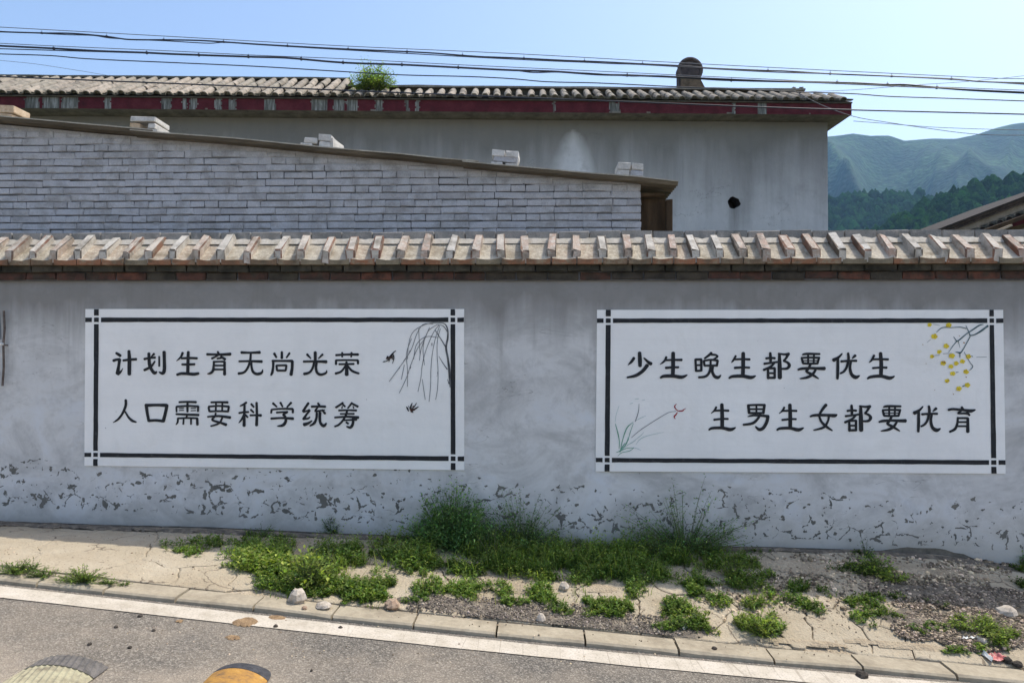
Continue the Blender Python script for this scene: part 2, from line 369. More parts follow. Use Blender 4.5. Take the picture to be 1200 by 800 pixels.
def _forest():
    t = M_FOREST.node_tree; p = t.nodes['Principled BSDF']; p.inputs['Roughness'].default_value = 1; p.inputs['Specular IOR Level'].default_value = 0
    g = t.nodes.new('ShaderNodeNewGeometry'); n = t.nodes.new('ShaderNodeTexNoise'); n.inputs['Scale'].default_value = 1.1; n.inputs['Detail'].default_value = 5
    b = t.nodes.new('ShaderNodeBump'); b.inputs['Distance'].default_value = 1.6; b.inputs['Strength'].default_value = 1
    t.links.new(g.outputs['Position'], n.inputs[0]); t.links.new(n.outputs['Fac'], b.inputs['Height']); t.links.new(b.outputs[0], p.inputs['Normal'])
    for q in t.nodes:
        if q.type == 'TEX_NOISE' and q is not n: q.inputs['Scale'].default_value = .8
_forest()
def m_ground():
    g = NG('dusty_soil'); n = g.noise(3, 6, .62); f = g.noise(40, 5, .65); v = g.voro(55)
    c = g.ramp(n, [(.3, (.30, .235, .155)), (.55, (.42, .345, .24)), (.75, (.50, .42, .31))])
    c = g.mix(g.ramp(f, [(.45, 0.0), (.7, .55)]), c, (.20, .16, .115))
    return g.out(c, .97, g.bump(g.math('ADD', f, v), .7, .012))
M_SOIL = m_ground()
M_BOUNCEYARD = m_simple('pale_bounce_yard', [(.3, (.42, .37, .29)), (.7, (.52, .46, .37))], .8)
def m_slab():
    g = NG('sandy_cracked_concrete'); n = g.noise(1.8, 6, .6); f = g.noise(55, 4, .65); p = g.noise(11, 5, .6)
    c = g.ramp(n, [(.3, (.28, .225, .15)), (.45, (.38, .315, .22)), (.62, (.43, .365, .265)), (.75, (.48, .415, .31))])
    c = g.mix(g.ramp(p, [(.5, 0.0), (.72, .45)]), c, (.38, .31, .215))
    wv = g.n('ShaderNodeVectorMath'); wv.operation = 'ADD'; g.l(g.pos(), wv.inputs[0])
    nn = g.n('ShaderNodeTexNoise'); g.l(g.pos(), nn.inputs[0]); nn.inputs['Scale'].default_value = 5; nn.inputs['Detail'].default_value = 5
    sm = g.n('ShaderNodeVectorMath'); sm.operation = 'SCALE'; g.l(nn.outputs['Color'], sm.inputs[0]); sm.inputs['Scale'].default_value = .2
    g.l(sm.outputs[0], wv.inputs[1])
    cr = g.math('MULTIPLY', g.math('LESS_THAN', g.voro(2.6, 'DISTANCE_TO_EDGE', vec=wv.outputs[0]), .010), g.math('GREATER_THAN', g.noise(2.2, 2, .5, vec=g.scale(g.pos(), (1, 1, 1), (5, 5, 5))), .5))
    c = g.mix(g.math('MULTIPLY', cr, .75), c, (.13, .10, .07))
    c = g.mix(g.math('GREATER_THAN', g.noise(48, 3, .6, vec=g.scale(g.pos(), (1, 1, 1), (2, 8, 1))), .66), c, (.20, .155, .11))
    nb = g.bump(g.math('ADD', f, g.math('MULTIPLY', p, 2.0)), .9, .010); nb = g.bump(g.math('SUBTRACT', 1.0, cr), .8, .006, nb)
    return g.out(c, .95, nb)
M_SLAB = m_slab()
M_KERB = m_simple('concrete_kerb', [(.3, (.25, .21, .15)), (.5, (.34, .29, .21)), (.75, (.40, .345, .255))], 6, bump=.7, bd=.006)
def m_asphalt():
    g = NG('worn_asphalt'); x, y, z = g.xyz(); v = g.n('ShaderNodeTexVoronoi'); g.l(g.pos(), v.inputs[0]); v.inputs['Scale'].default_value = 130
    agg = g.n('ShaderNodeSeparateColor'); g.l(v.outputs['Color'], agg.inputs[0])
    n = g.noise(1.1, 6, .62); m = g.noise(5, 5, .6); f = g.noise(150, 3, .6)
    c = g.ramp(agg.outputs[0], [(0.0, (.075, .067, .057)), (.35, (.118, .106, .090)), (.7, (.150, .134, .113)), (.93, (.26, .235, .195))])
    c = g.mix(.35, c, g.ramp(f, [(.3, .2), (.7, .8)]), 'OVERLAY')
    dust = g.math('ADD', g.ramp(n, [(.42, 0.0), (.68, .7)]), g.math('MULTIPLY', g.rng(y, 3.35, 2.95), g.rng(x, .6, -1.8)), clamp=True)
    dust = g.math('MULTIPLY', dust, g.ramp(m, [(.3, .45), (.65, 1.0)]))
    c = g.mix(g.math('MULTIPLY', dust, .75), c, (.43, .355, .265))
    c = g.mix(g.math('MULTIPLY', g.ramp(m, [(.5, 0.0), (.8, .5)]), .6), c, (.13, .12, .112))
    nb = g.bump(g.math('ADD', v.outputs['Distance'], f), .5, .006)
    return g.out(c, .9, nb)
M_ASPHALT = m_asphalt()
def m_line():
    g = NG('dusty_white_road_paint'); x, y, z = g.xyz(); n = g.noise(7, 5, .6); f = g.noise(90, 4, .65)
    c = g.ramp(n, [(.3, (.40, .35, .275)), (.5, (.50, .445, .36)), (.7, (.56, .50, .42))])
    c = g.mix(g.ramp(f, [(.5, 0.0), (.68, .75)]), c, (.27, .235, .19))
    cr = g.math('LESS_THAN', g.voro(4.2, 'DISTANCE_TO_EDGE', vec=g.scale(g.pos(), (1.6, .12, 0))), .010)
    c = g.mix(g.math('MULTIPLY', cr, g.math('MULTIPLY', g.rng(x, -1.4, -.6), .55)), c, (.27, .23, .18))
    return g.out(c, .85, g.bump(f, .3, .003))
M_LINE = m_line()
M_MUD = m_simple('dried_mud', [(.3, (.16, .10, .055)), (.7, (.36, .245, .135))], 30, bump=1.0)
M_CLOD = m_simple('dark_clod', [(.3, (.03, .025, .02)), (.7, (.09, .075, .06))], 30)
M_STONE = m_simple('pale_stone', [(.3, (.33, .28, .22)), (.7, (.56, .49, .41))], 22)
M_REDSTONE = m_simple('reddish_stone', [(.3, (.26, .17, .11)), (.7, (.44, .33, .24))], 22)
def m_tinted(name, base, sc_=60):
    g = NG(name); n = g.noise(sc_, 4, .6); c = g.mix(1.0, g.attr(), g.ramp(n, [(.3, tuple(k*.7 for k in base)), (.7, tuple(min(1, k*1.25) for k in base))]), 'MULTIPLY')
    return g.out(c, .95, g.bump(n, .4, .004))
M_GRAVEL = m_tinted('mixed_gravel', (.22, .19, .155))
M_CRUMB = m_tinted('sandy_crumbs', (.42, .34, .24))
M_RUBBER = m_simple('black_rubber', [(.3, (.025, .026, .03)), (.7, (.075, .075, .082))], 30, rough=.7)
M_GREYRUB = m_simple('dusty_grey_rubber', [(.3, (.075, .07, .065)), (.7, (.17, .155, .14))], 30, rough=.8)
M_YELRUB = m_simple('orange_yellow_rubber', [(.32, (.13, .09, .055)), (.45, (.33, .175, .05)), (.6, (.42, .225, .05)), (.75, (.40, .30, .17))], 14, rough=.7)
M_PALEYEL = m_simple('faded_yellow_rubber', [(.3, (.17, .145, .10)), (.5, (.33, .30, .20)), (.75, (.43, .40, .26))], 12, rough=.8)
M_CABLE = m_simple('black_cable', [(.3, (.012, .016, .028)), (.7, (.03, .036, .05))], 30, rough=.5, bump=0)
M_STEEL = m_simple('grey_steel_wire', [(.3, (.09, .10, .12)), (.7, (.15, .165, .19))], 30, rough=.6, bump=0)
M_RUST = m_simple('rusty_iron', [(.3, (.07, .05, .04)), (.7, (.18, .15, .13))], 30)
M_PORC = m_simple('white_porcelain', [(.3, (.55, .55, .53)), (.7, (.7, .7, .68))], 30, rough=.4, bump=0)
M_SOOT = m_simple('sooty_clay', [(.3, (.030, .026, .028)), (.7, (.085, .07, .066))], 10)
M_SOOTB = m_simple('brown_stained_brickwork', [(.3, (.06, .045, .03)), (.7, (.16, .12, .08))], 10)
M_WHITEPL = m_simple('white_plastic', [(.3, (.6, .6, .58)), (.7, (.75, .75, .73))], 30, rough=.5, bump=.2)
M_PINK = m_simple('red_printed_wrapper', [(.35, (.45, .13, .12)), (.6, (.62, .30, .28))], 26, rough=.5, bump=.2)
M_OCHSTONE = m_simple('ochre_broken_brick', [(.3, (.36, .24, .14)), (.7, (.60, .48, .34))], 12)
M_VERGE = m_simple('brown_verge_tiles', [(.3, (.035, .025, .02)), (.6, (.10, .075, .055)), (.75, (.17, .13, .10))], 14)
M_TAN = m_simple('tan_render', [(.3, (.30, .23, .15)), (.7, (.46, .37, .27))], 8)
# ================================================================ terrain and road
def zroad(x):
    xc = 14*math.tanh(x/14); xq = 4*math.tanh(x/4); return -.045-.081*xc+.0042*xq*xq
KF, KB, LB, LF = 4.075, 4.255, 4.03, 3.875       # kerb front / back, painted line back / front
BASE = [(at(px, py, WY).x, at(px, py, WY).z) for px, py in
        [(0, 611), (60, 613), (150, 616), (250, 618), (330, 622), (400, 625), (480, 628), (560, 634), (700, 638), (800, 640), (900, 641), (1000, 644), (1100, 650), (1200, 664)]]
BASE = [(-14, BASE[0][1]+.10)]+BASE+[(14, BASE[-1][1]-.35)]
def zpave(x, y):
    """height of the verge between kerb and wall"""
    zk = zroad(x)+.032; zb = interp(BASE, x)
    t = (y-KB)/(WY-KB)
    if t < 0: return zk
    b = .012*math.sin(math.pi*min(t, 1))
    n = mn.noise(Vector((x*1.3, y*1.9, 0)))*.020+mn.noise(Vector((x*5, y*5, 3)))*.008
    k = max(0, min(1, (x-1.2)/1.5))
    return lerp(zk, zb, min(t, 1.0))+b+n*min(1, t*5)*(0.35+.9*k)
def gp(px, py, lift=0.0):
    """pixel -> point on road, kerb or verge"""
    d = ray(px, py); lo, hi = 1.2, 6.2
    def f(Y):
        x = d.x/d.y*Y; z = CAMZ+d.z/d.y*Y
        return z-(zpave(x, Y) if Y > KF else zroad(x))
    Y = 1.4; step = .03
    while Y < 6 and f(Y) > 0: Y += step
    a, b = Y-step, Y
    for _ in range(14):
        m = (a+b)/2
        if f(m) > 0: a = m
        else: b = m
    x = d.x/d.y*a
    return Vector((x, a, (zpave(x, a) if a > KF else zroad(x))+lift))

def grid(name, xs, ys, hf, mat, **kw):
    mb = MB()
    for y in ys:
        for x in xs: mb.v.append((x, y, hf(x, y)))
    n = len(xs)
    for j in range(len(ys)-1):
        for i in range(n-1):
            mb.f.append((j*n+i, j*n+i+1, (j+1)*n+i+1, (j+1)*n+i)); mb.m.append(0)
    return mb.build(name, mat, smooth=True, **kw)
def frange(a, b, s):
    n = max(1, round((b-a)/s)); return [a+(b-a)*i/n for i in range(n+1)]
def symgeo(a, b, n): return [math.copysign(abs(t)**3, t)*b for t in [i/n for i in range(-n, n+1)]]
# ground to the horizon
def hground(x, y):
    return zroad(x)-.35-(.0 if y < 60 else .0)
M_FIELD = m_simple('field_grass_and_soil', [(.3, (.06, .09, .03)), (.55, (.11, .13, .05)), (.75, (.30, .25, .16))], .4, bd=.05)
grid('ground', symgeo(0, 3500, 34), symgeo(0, 3500, 34), hground, M_FIELD, kind='structure')
# road
grid('road', frange(-16, 16, .5), [-4.5, -3, -1.5, 0, 1, 2, 3, 3.5, KF+.02], lambda x, y: zroad(x), M_ASPHALT, kind='structure')
road = bpy.data.objects['road']
mb = MB(); xs = frange(-16, 16, .25)
for a, b in zip(xs, xs[1:]):
    ja, jb = [.008*mn.noise(Vector((q*3, 1, 0))) for q in (a, b)]
    mb.poly([(a, LF+ja, zroad(a)+.005), (b, LF+jb, zroad(b)+.005), (b, LB+jb*.6, zroad(b)+.005), (a, LB+ja*.6, zroad(a)+.005)])
mb.build('edge_line', M_LINE, road)
# unseen pale ground behind the camera, widened to bounce light onto the wall
grid('bounce_yard', frange(-45, 45, 3), [-40, -25, -14, -9, -4.5], lambda x, y: zroad(x)+.03, M_BOUNCEYARD, kind='structure')
# patches of another material lying on road or verge, ragged edged, slightly mounded
def ground_patch(name, ells, mat, parent, lift, step=.02, hump=0.0, seed=0, noise_f=7, **kw):
    """ells: (px, py, rx, ry) ellipses in the photograph, turned into ellipses on the ground"""
    E = []
    for px, py, rx, ry in ells:
        c = gp(px, py); a = gp(px+rx, py); b = gp(px, py-ry); f = gp(px, py+ry)
        E.append((c.x, (b.y+f.y)/2, abs(a.x-c.x), abs(b.y-f.y)/2))
    x0 = min(e[0]-e[2]*1.4 for e in E); x1 = max(e[0]+e[2]*1.4 for e in E); y0 = min(e[1]-e[3]*1.4 for e in E); y1 = max(e[1]+e[3]*1.4 for e in E)
    nx, ny = int((x1-x0)/step)+1, int((y1-y0)/step)+1
    def val(x, y):
        d = min(((x-e[0])/e[2])**2+((y-e[1])/e[3])**2 for e in E)
        return 1-d+.55*mn.noise(Vector((x*noise_f, y*noise_f, seed)))+.25*mn.noise(Vector((x*noise_f*4, y*noise_f*4, seed)))
    mb = MB(); idx = {}
    def V(i, j):
        if (i, j) not in idx:
            x, y = x0+i*step, y0+j*step
            if name != 'mud_patch': y = min(max(y, KB+.008), WY-.01)
            z = zpave(x, y) if y > KF else zroad(x); v = max(0, min(1, val(x, y)))
            idx[(i, j)] = len(mb.v); mb.v.append((x, y, z+lift*(.2+.8*min(1, v*3))+hump*v*(1+.5*mn.noise(Vector((x*40, y*40, 1))))))
        return idx[(i, j)]
    for i in range(nx):
        for j in range(ny):
            if val(x0+(i+.5)*step, y0+(j+.5)*step) > 0: mb.f.append((V(i, j), V(i+1, j), V(i+1, j+1), V(i, j+1))); mb.m.append(0)
    return mb.build(name, mat, parent, smooth=True, **kw)
ground_patch('mud_patch', [(288, 729, 15, 6)], M_MUD, road, .006, .008, .010, 1, 16, label='brown dried mud lump on the white line')
ground_patch('mud_patch', [(272, 747, 9, 2.6)], M_MUD, road, .007, .008, .002, 2, 14)
ground_patch('mud_patch', [(210, 728, 5, 1.6), (325, 724, 12, 3)], M_MUD, road, .0075, .008, .001, 3, 14)
# kerb of separate stones
kerb = empty('kerb', (0, (KF+KB)/2, zroad(0)), kind='structure')
K0 = [gp(px, py).x for px, py in [(45, 681), (122, 690), (207, 699), (297, 710), (389, 720), (485, 729), (582, 737), (685, 744), (791, 751), (897, 758), (998, 768), (1103, 776)]]
K0 = [K0[0]-.45*k for k in range(12, 0, -1)]+K0+[K0[-1]+.47*k for k in range(1, 14)]
for i, (a, b) in enumerate(zip(K0, K0[1:])):
    a += .006; b -= .006; mb = MB(); r = random.Random(i)
    t = r.uniform(-.006, .006)
    za, zb_ = zroad(a)+.030+t, zroad(b)+.030-t*.5
    n = 5
    # bevelled front edge, small chips
    for k in range(n):
        u0, u1 = k/n, (k+1)/n; x0, x1 = lerp(a, b, u0), lerp(a, b, u1); z0, z1 = lerp(za, zb_, u0), lerp(za, zb_, u1)
        c = [.010+.010*abs(mn.noise(Vector((q*7, i, 0)))) for q in (x0, x1)]
        mb.poly([(x0, KF, z0-.09), (x1, KF, z1-.09), (x1, KF, z1-c[1]), (x0, KF, z0-c[0])])
        mb.poly([(x0, KF, z0-c[0]), (x1, KF, z1-c[1]), (x1, KF+c[1], z1), (x0, KF+c[0], z0)])
        mb.poly([(x0, KF+c[0], z0), (x1, KF+c[1], z1), (x1, KB-.01, z1), (x0, KB-.01, z0)])
        mb.poly([(x0, KB-.01, z0), (x1, KB-.01, z1), (x1, KB-.006, z1-.09), (x0, KB-.006, z0-.09)])
    for x, z in ((a, za), (b, zb_)):
        mb.poly([(x, KF, z-.09), (x, KF, z-.012), (x, KF+.012, z), (x, KB-.01, z), (x, KB-.006, z-.09)])
    mb.build('kerb_stone', M_KERB, kerb)
# ---------------------------------------------------------------- verge: soil sheet + broken slabs
pave = grid('pavement', frange(-9, 9, .06), frange(KB-.02, WY+.06, .05),
            lambda x, y: zpave(x, y)-.014-(.0 if y > KB+.02 else .01), M_SOIL, kind='structure')
def clip(poly, p, n):
    out = []
    for i in range(len(poly)):
        a, b = poly[i], poly[(i+1) % len(poly)]
        da, db = (a-p).dot(n), (b-p).dot(n)
        if da <= 0: out.append(a)
        if (da < 0 < db) or (db < 0 < da): out.append(a.lerp(b, da/(da-db)))
    return out
seeds = []
r = random.Random(11)
pxs = [(-130, 650), (-20, 645), (110, 650), (235, 645), (150, 682), (243, 684), (305, 680), (330, 640),
       (390, 690), (370, 672), (425, 668), (470, 690), (505, 690), (545, 688), (590, 672), (600, 695), (650, 690), (690, 698), (700, 672), (735, 692), (770, 697), (775, 668), (790, 680),
       (820, 710), (835, 668), (870, 688), (850, 650), (900, 712), (905, 668), (930, 730), (925, 655), (960, 690), (975, 735), (1000, 668), (1010, 708), (1040, 745), (1060, 735), (1090, 760), (1070, 700), (1110, 690),
       (420, 640), (470, 636), (540, 645), (610, 650), (660, 645), (1150, 690), (1190, 700), (1160, 735), (960, 652), (1040, 660), (1110, 665), (880, 740), (700, 650), (760, 648)]
seeds = [Vector(gp(*p)[:2]) for p in pxs]
for x in (-6.5, -5.8, -5.2, 4.2, 4.8, 5.4, 6.1):
    for y in (4.5, 5.1): seeds.append(Vector((x+r.uniform(-.2, .2), y+r.uniform(-.1, .1))))
skip = {37+0}
for i, s in enumerate(seeds):
    if i in (): continue
    poly = [Vector(q) for q in ((s.x-.9, KB+.004), (s.x+.9, KB+.004), (s.x+.9, WY-.012), (s.x-.9, WY-.012))]
    gap = .0025 if s.x < -1.5 else (.0045 if s.x < 1.5 else .003)
    for j, q in enumerate(seeds):
        if i == j or (q-s).length > 2.4: continue
        d = (q-s); poly = clip(poly, (s+q)/2-d.normalized()*gap, d.normalized())
        if len(poly) < 3: break
    if len(poly) < 3: continue
    # jagged outline
    P = []
    for k in range(len(poly)):
        a, b = poly[k], poly[(k+1) % len(poly)]; L = (b-a).length; m = max(1, int(L/.03))
        nrm = Vector((b.y-a.y, a.x-b.x)).normalized() if L > 1e-6 else Vector((0, 0))
        for t in range(m):
            q = a.lerp(b, t/m); u = Vector((q.x*2.6, q.y*2.6, 0)); v = Vector((q.x*11, q.y*11, 4)); w3 = Vector((q.x*38, q.y*38, 8))
            q = q+Vector((mn.noise(u)*.11+mn.noise(v)*.030+mn.noise(w3)*.010, mn.noise(u+Vector((9, 9, 9)))*.11+mn.noise(v+Vector((9, 9, 9)))*.030+mn.noise(w3+Vector((9, 9, 9)))*.010))
            q.y = min(max(q.y, KB+.004), WY-.006); P.append(q)
    c = sum(P, Vector((0, 0)))/len(P); mb = MB(); rr = random.Random(i*3+1)
    tx, ty, up = rr.uniform(-.012, .012), rr.uniform(-.012, .012), rr.uniform(-.002, .005)
    if s.x > 1.2: tx *= 2; ty *= 2
    def Z(q): return zpave(q.x, q.y)+up+(q.x-c.x)*tx+(q.y-c.y)*ty
    n = len(P); rings = []
    for f, dz in ((1.0, -.035), (1.0, -.004), (.955, 0.0), (.5, .0)):
        rings.append(len(mb.v))
        for q in P:
            w_ = c.lerp(q, f); mb.v.append((w_.x, w_.y, Z(w_)+dz))
    for a, b in zip(rings, rings[1:]):
        for k in range(n): mb.f.append((a+k, a+(k+1) % n, b+(k+1) % n, b+k)); mb.m.append(0)
    mb.v.append((c.x, c.y, Z(c))); ci = len(mb.v)-1
    for k in range(n): mb.f.append((rings[-1]+k, rings[-1]+(k+1) % n, ci)); mb.m.append(0)
    mb.build('concrete_slab', M_SLAB, pave)

ground_patch('tar_patch', [(500, 706, 40, 6), (560, 714, 70, 10), (640, 724, 75, 11), (720, 733, 70, 9), (790, 740, 45, 6)], m_simple('dark_gritty_soil', [(.3, (.09, .075, .058)), (.5, (.16, .135, .105)), (.7, (.30, .245, .175))], 16, bump=1.0, bd=.02), pave, .007, .015, .003, 5, 15)
ground_patch('tar_patch', [(1090, 695, 55, 9), (1150, 705, 70, 18), (1160, 740, 70, 22), (1075, 730, 40, 16)], bpy.data.materials['dark_gritty_soil'], pave, .010, .018, .008, 6, 11)
ground_patch('dust_drift', [(380, 712, 60, 5), (290, 700, 25, 3), (1080, 758, 90, 4), (930, 752, 60, 4)], M_SOIL, pave, .005, .015, .004, 7, 12)
ground_patch('dust_drift', [(960, 668, 60, 6), (1040, 690, 60, 8), (950, 700, 30, 8), (700, 690, 25, 5), (600, 688, 30, 5)], M_SOIL, pave, .005, .015, .005, 8, 12)
ground_patch('wall_foot_dirt', [(px_, interp([(0, 614), (400, 629), (700, 641), (1000, 647), (1100, 654), (1200, 668)], px_), 42, 2.6) for px_ in range(0, 1240, 55)], bpy.data.materials['dark_gritty_soil'], pave, .008, .02, .008, 9, 10)
ground_patch('dust_drift', [(1110, 672, 80, 5), (930, 662, 50, 5)], M_SOIL, pave, .006, .018, .01, 10, 12)

# ================================================================ garden wall
gw = empty('garden_wall', (0, WY, .1), 'long grey plastered wall with a brick coping and two painted white slogan panels', 'wall')
XA, XB = -8.6, 8.2
ZP = at(640, 327, WY).z                     # top of the plaster
# wall body: fine grid so that the base follows the ground and the plaster undulates a little
mb = MB(); xs = frange(XA, XB, .07); NZ = 30
def broken(x):   # plaster broken away along the foot on the right
    a, b = at(1040, 640, WY).x, at(1142, 655, WY).x
    if a < x < b: return (.075+.035*mn.noise(Vector((x*9, 1, 0)))+.015*mn.noise(Vector((x*30, 1, 0))))*math.sin(math.pi*(x-a)/(b-a))**.35
    return .012*abs(mn.noise(Vector((x*4, 0, 0))))
for x in xs:
    zb = interp(BASE, x)+broken(x)*.6
    top = ZP+.010*mn.noise(Vector((x*3, 5, 0)))+.006*mn.noise(Vector((x*11, 5, 0)))
    for k in range(NZ+1):
        z = lerp(zb, top, k/NZ); y = WY-.006*mn.noise(Vector((x*.9, 0, z*1.3)))
        if k == 0: y += .012
        if k == NZ: y += .012
        mb.v.append((x, y, z))
for i in range(len(xs)-1):
    for k in range(NZ):
        a = i*(NZ+1)+k; mb.f.append((a, a+NZ+1, a+NZ+2, a+1)); mb.m.append(0)
mb.build('plaster_face', M_PLASTER, gw, smooth=True)
mb = MB()
for a, b in zip(xs[::4], xs[4::4]):
    za, zb = interp(BASE, a), interp(BASE, b)
    mb.hexa([(a, WY+.016, za-.5), (b, WY+.016, zb-.5), (b, WY+.24, zb-.5), (a, WY+.24, za-.5), (a, WY+.016, ZP+.13), (b, WY+.016, ZP+.13), (b, WY+.24, ZP+.13), (a, WY+.24, ZP+.13)])
mb.build('wall_core', M_LIME, gw)
# string courses
def course(zc, h, yf, L, mat, seed, name='brick'):
    r = random.Random(seed); me = [worn_box(L-.008, .115, h-.006, .005, .0035, seed*10+k).mesh(name, mat) for k in range(5)]
    x = XA+r.uniform(0, .2)
    while x < XB:
        put(name, me[r.randrange(5)], Matrix.Translation((x+L/2, yf+.0575+r.uniform(-.006, .006), zc+r.uniform(-.002, .002))), gw)
        x += L+r.uniform(-.004, .006)
zc1 = at(640, 323, WY-.03).z; zc2 = at(640, 313.5, WY-.07).z
course(zc1, .062, WY-.030, .245, M_REDBRICK, 3)
course(zc2, .060, WY-.066, .25, M_DARKBRICK, 4)
mb = MB(); mb.box(XA, XB, WY-.016, WY+.2, zc1-.035, zc2+.03); mb.build('course_mortar', M_MORTAR, gw)
# bedding between header bricks: tan mortar pans over red brick edges
YN = WY-.105; ZN = at(640, 302.5, YN).z; SL = math.radians(38.5)
nx = [5, 31, 57, 85, 114, 140.5, 168, 196, 224, 253, 284]
nx = [v+5 for v in nx]+[324.5, 351.5, 381, 410, 439.5, 469, 497.5, 527, 557, 587, 616, 646, 676, 706, 736, 764, 789.5, 816, 844, 871, 898, 927, 957, 987, 1017, 1047, 1077, 1108, 1138, 1170, 1199]
CX = [at(v, 297, YN).x for v in nx]
CX = [CX[0]-.19*k for k in range(22, 0, -1)]+CX+[CX[-1]+.195*k for k in range(1, 22)]
rc = random.Random(5)
# pans
pm = {}
for i, (a, b) in enumerate(zip(CX, CX[1:])):
    wv_ = b-a-.012; n = 5; mb = MB(); j = rc.uniform(-.006, .006)
    LP = .275
    def pt(u, t, dz=0):
        sag = -.010*math.sin(math.pi*u)*(1-t*.4)
        rough = .006*mn.noise(Vector(((a+u*wv_)*14, t*5, i)))
        return (u*wv_, t*LP*math.cos(SL), t*LP*math.sin(SL)+sag+rough+dz)
    for k in range(n):
        for t in range(5):
            u0, u1 = k/n, (k+1)/n; t0, t1 = t/5, (t+1)/5
            mb.poly([pt(u0, t0), pt(u1, t0), pt(u1, t1), pt(u0, t1)])
    for k in range(n):
        u0, u1 = k/n, (k+1)/n
        mb.poly([(u0*wv_, 0, -.045), (u1*wv_, 0, -.045), pt(u1, 0), pt(u0, 0)], 1)
    for u in (0, 1):
        mb.poly([(u*wv_, 0, -.045), pt(u, 0), pt(u, 1), (u*wv_, .27, -.045)], 1)
    mb.poly([(0, 0, -.045), (0, .25, -.045), (wv_, .25, -.045), (wv_, 0, -.045)], 1)
    me = mb.mesh('pan_brick', [M_PAN, M_PANEDGE])
    put('pan_brick', me, Matrix.Translation((a+.006, YN+j, ZN)), gw)
# header bricks standing on the slope
hb = []
for k in range(9):
    m_ = worn_box(.064, .27, .082, .006, .007, 50+k)
    m_.v = [(x+.004*mn.noise(Vector((x*30, y*14, k))), y+(z*math.tan(SL)*.95 if y < 0 else 0), z+.005*mn.noise(Vector((x*20, y*16, k+9)))) for x, y, z in m_.v]
    q_ = bpy.data.meshes.new('t'); q_.from_pydata(m_.v, [], m_.f); q_.update()
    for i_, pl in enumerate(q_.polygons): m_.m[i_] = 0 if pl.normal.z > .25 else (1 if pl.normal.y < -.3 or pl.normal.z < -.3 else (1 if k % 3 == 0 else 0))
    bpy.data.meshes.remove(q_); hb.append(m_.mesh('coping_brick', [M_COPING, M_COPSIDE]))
for i, x in enumerate(CX):
    th = SL+rc.uniform(-.05, .05)
    M = Matrix.Translation((x, YN-.012+rc.uniform(-.010, .010), ZN+.040+rc.uniform(-.004, .005))) @ Matrix.Rotation(rc.uniform(-.06, .06), 4, 'Z') @ Matrix.Rotation(rc.uniform(-.06, .06), 4, 'Y') @ Matrix.Rotation(th, 4, 'X') @ Matrix.Translation((0, .135, -.041+.009))
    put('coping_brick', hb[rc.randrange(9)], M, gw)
# mortar fillet where the headers stand (small irregular lumps at the upper end)
mb = MB()
for i, (a, b) in enumerate(zip(CX, CX[1:])):
    zt = ZN+.275*math.sin(SL); yt = YN+.275*math.cos(SL)
    n = 6
    for k in range(n):
        x0, x1 = lerp(a, b, k/n), lerp(a, b, (k+1)/n)
        q = [.012+.014*(mn.noise(Vector((v*16, 2, 0)))+.3) for v in (x0, x1)]
        mb.poly([(x0, yt-.045, zt-.03), (x1, yt-.045, zt-.03), (x1, yt-.01, zt+q[1]), (x0, yt-.01, zt+q[0])])
        mb.poly([(x0, yt-.01, zt+q[0]), (x1, yt-.01, zt+q[1]), (x1, yt+.02, zt+q[1]), (x0, yt+.02, zt+q[0])])
mb.build('mortar_fillet', m_simple('cream_mortar', [(.3, (.40, .35, .27)), (.7, (.58, .53, .45))], 16), gw, smooth=True)
# ridge bricks
YR = YN+.275*math.cos(SL)+.012; ZR0 = at(640, 281, YR).z; ZR1 = at(640, 272.3, YR).z
me = [worn_box(.242, .115, ZR1-ZR0+.02, .005, .004, 90+k).mesh('ridge_brick', M_RIDGE) for k in range(4)]
x = XA
while x < XB:
    put('ridge_brick', me[rc.randrange(4)], Matrix.Translation((x+.125, YR+.0575+rc.uniform(-.004, .004), (ZR0+ZR1)/2+rc.uniform(-.003, .003))), gw); x += .25
mb = MB(); mb.box(XA, XB, YR+.012, YR+.106, ZR0-.1, ZR1-.008); mb.build('ridge_mortar', M_LIME, gw)
# rear slope
mb = MB(); yb = YR+.118
mb.hexa([(XA, WY+.2, ZN-.045), (XB, WY+.2, ZN-.045), (XB, yb+.2, ZN-.045), (XA, yb+.2, ZN-.045), (XA, WY+.2, ZR0-.02), (XB, WY+.2, ZR0-.02), (XB, yb+.004, ZR0), (XA, yb+.004, ZR0)])
mb.build('rear_coping', M_PAN, gw)

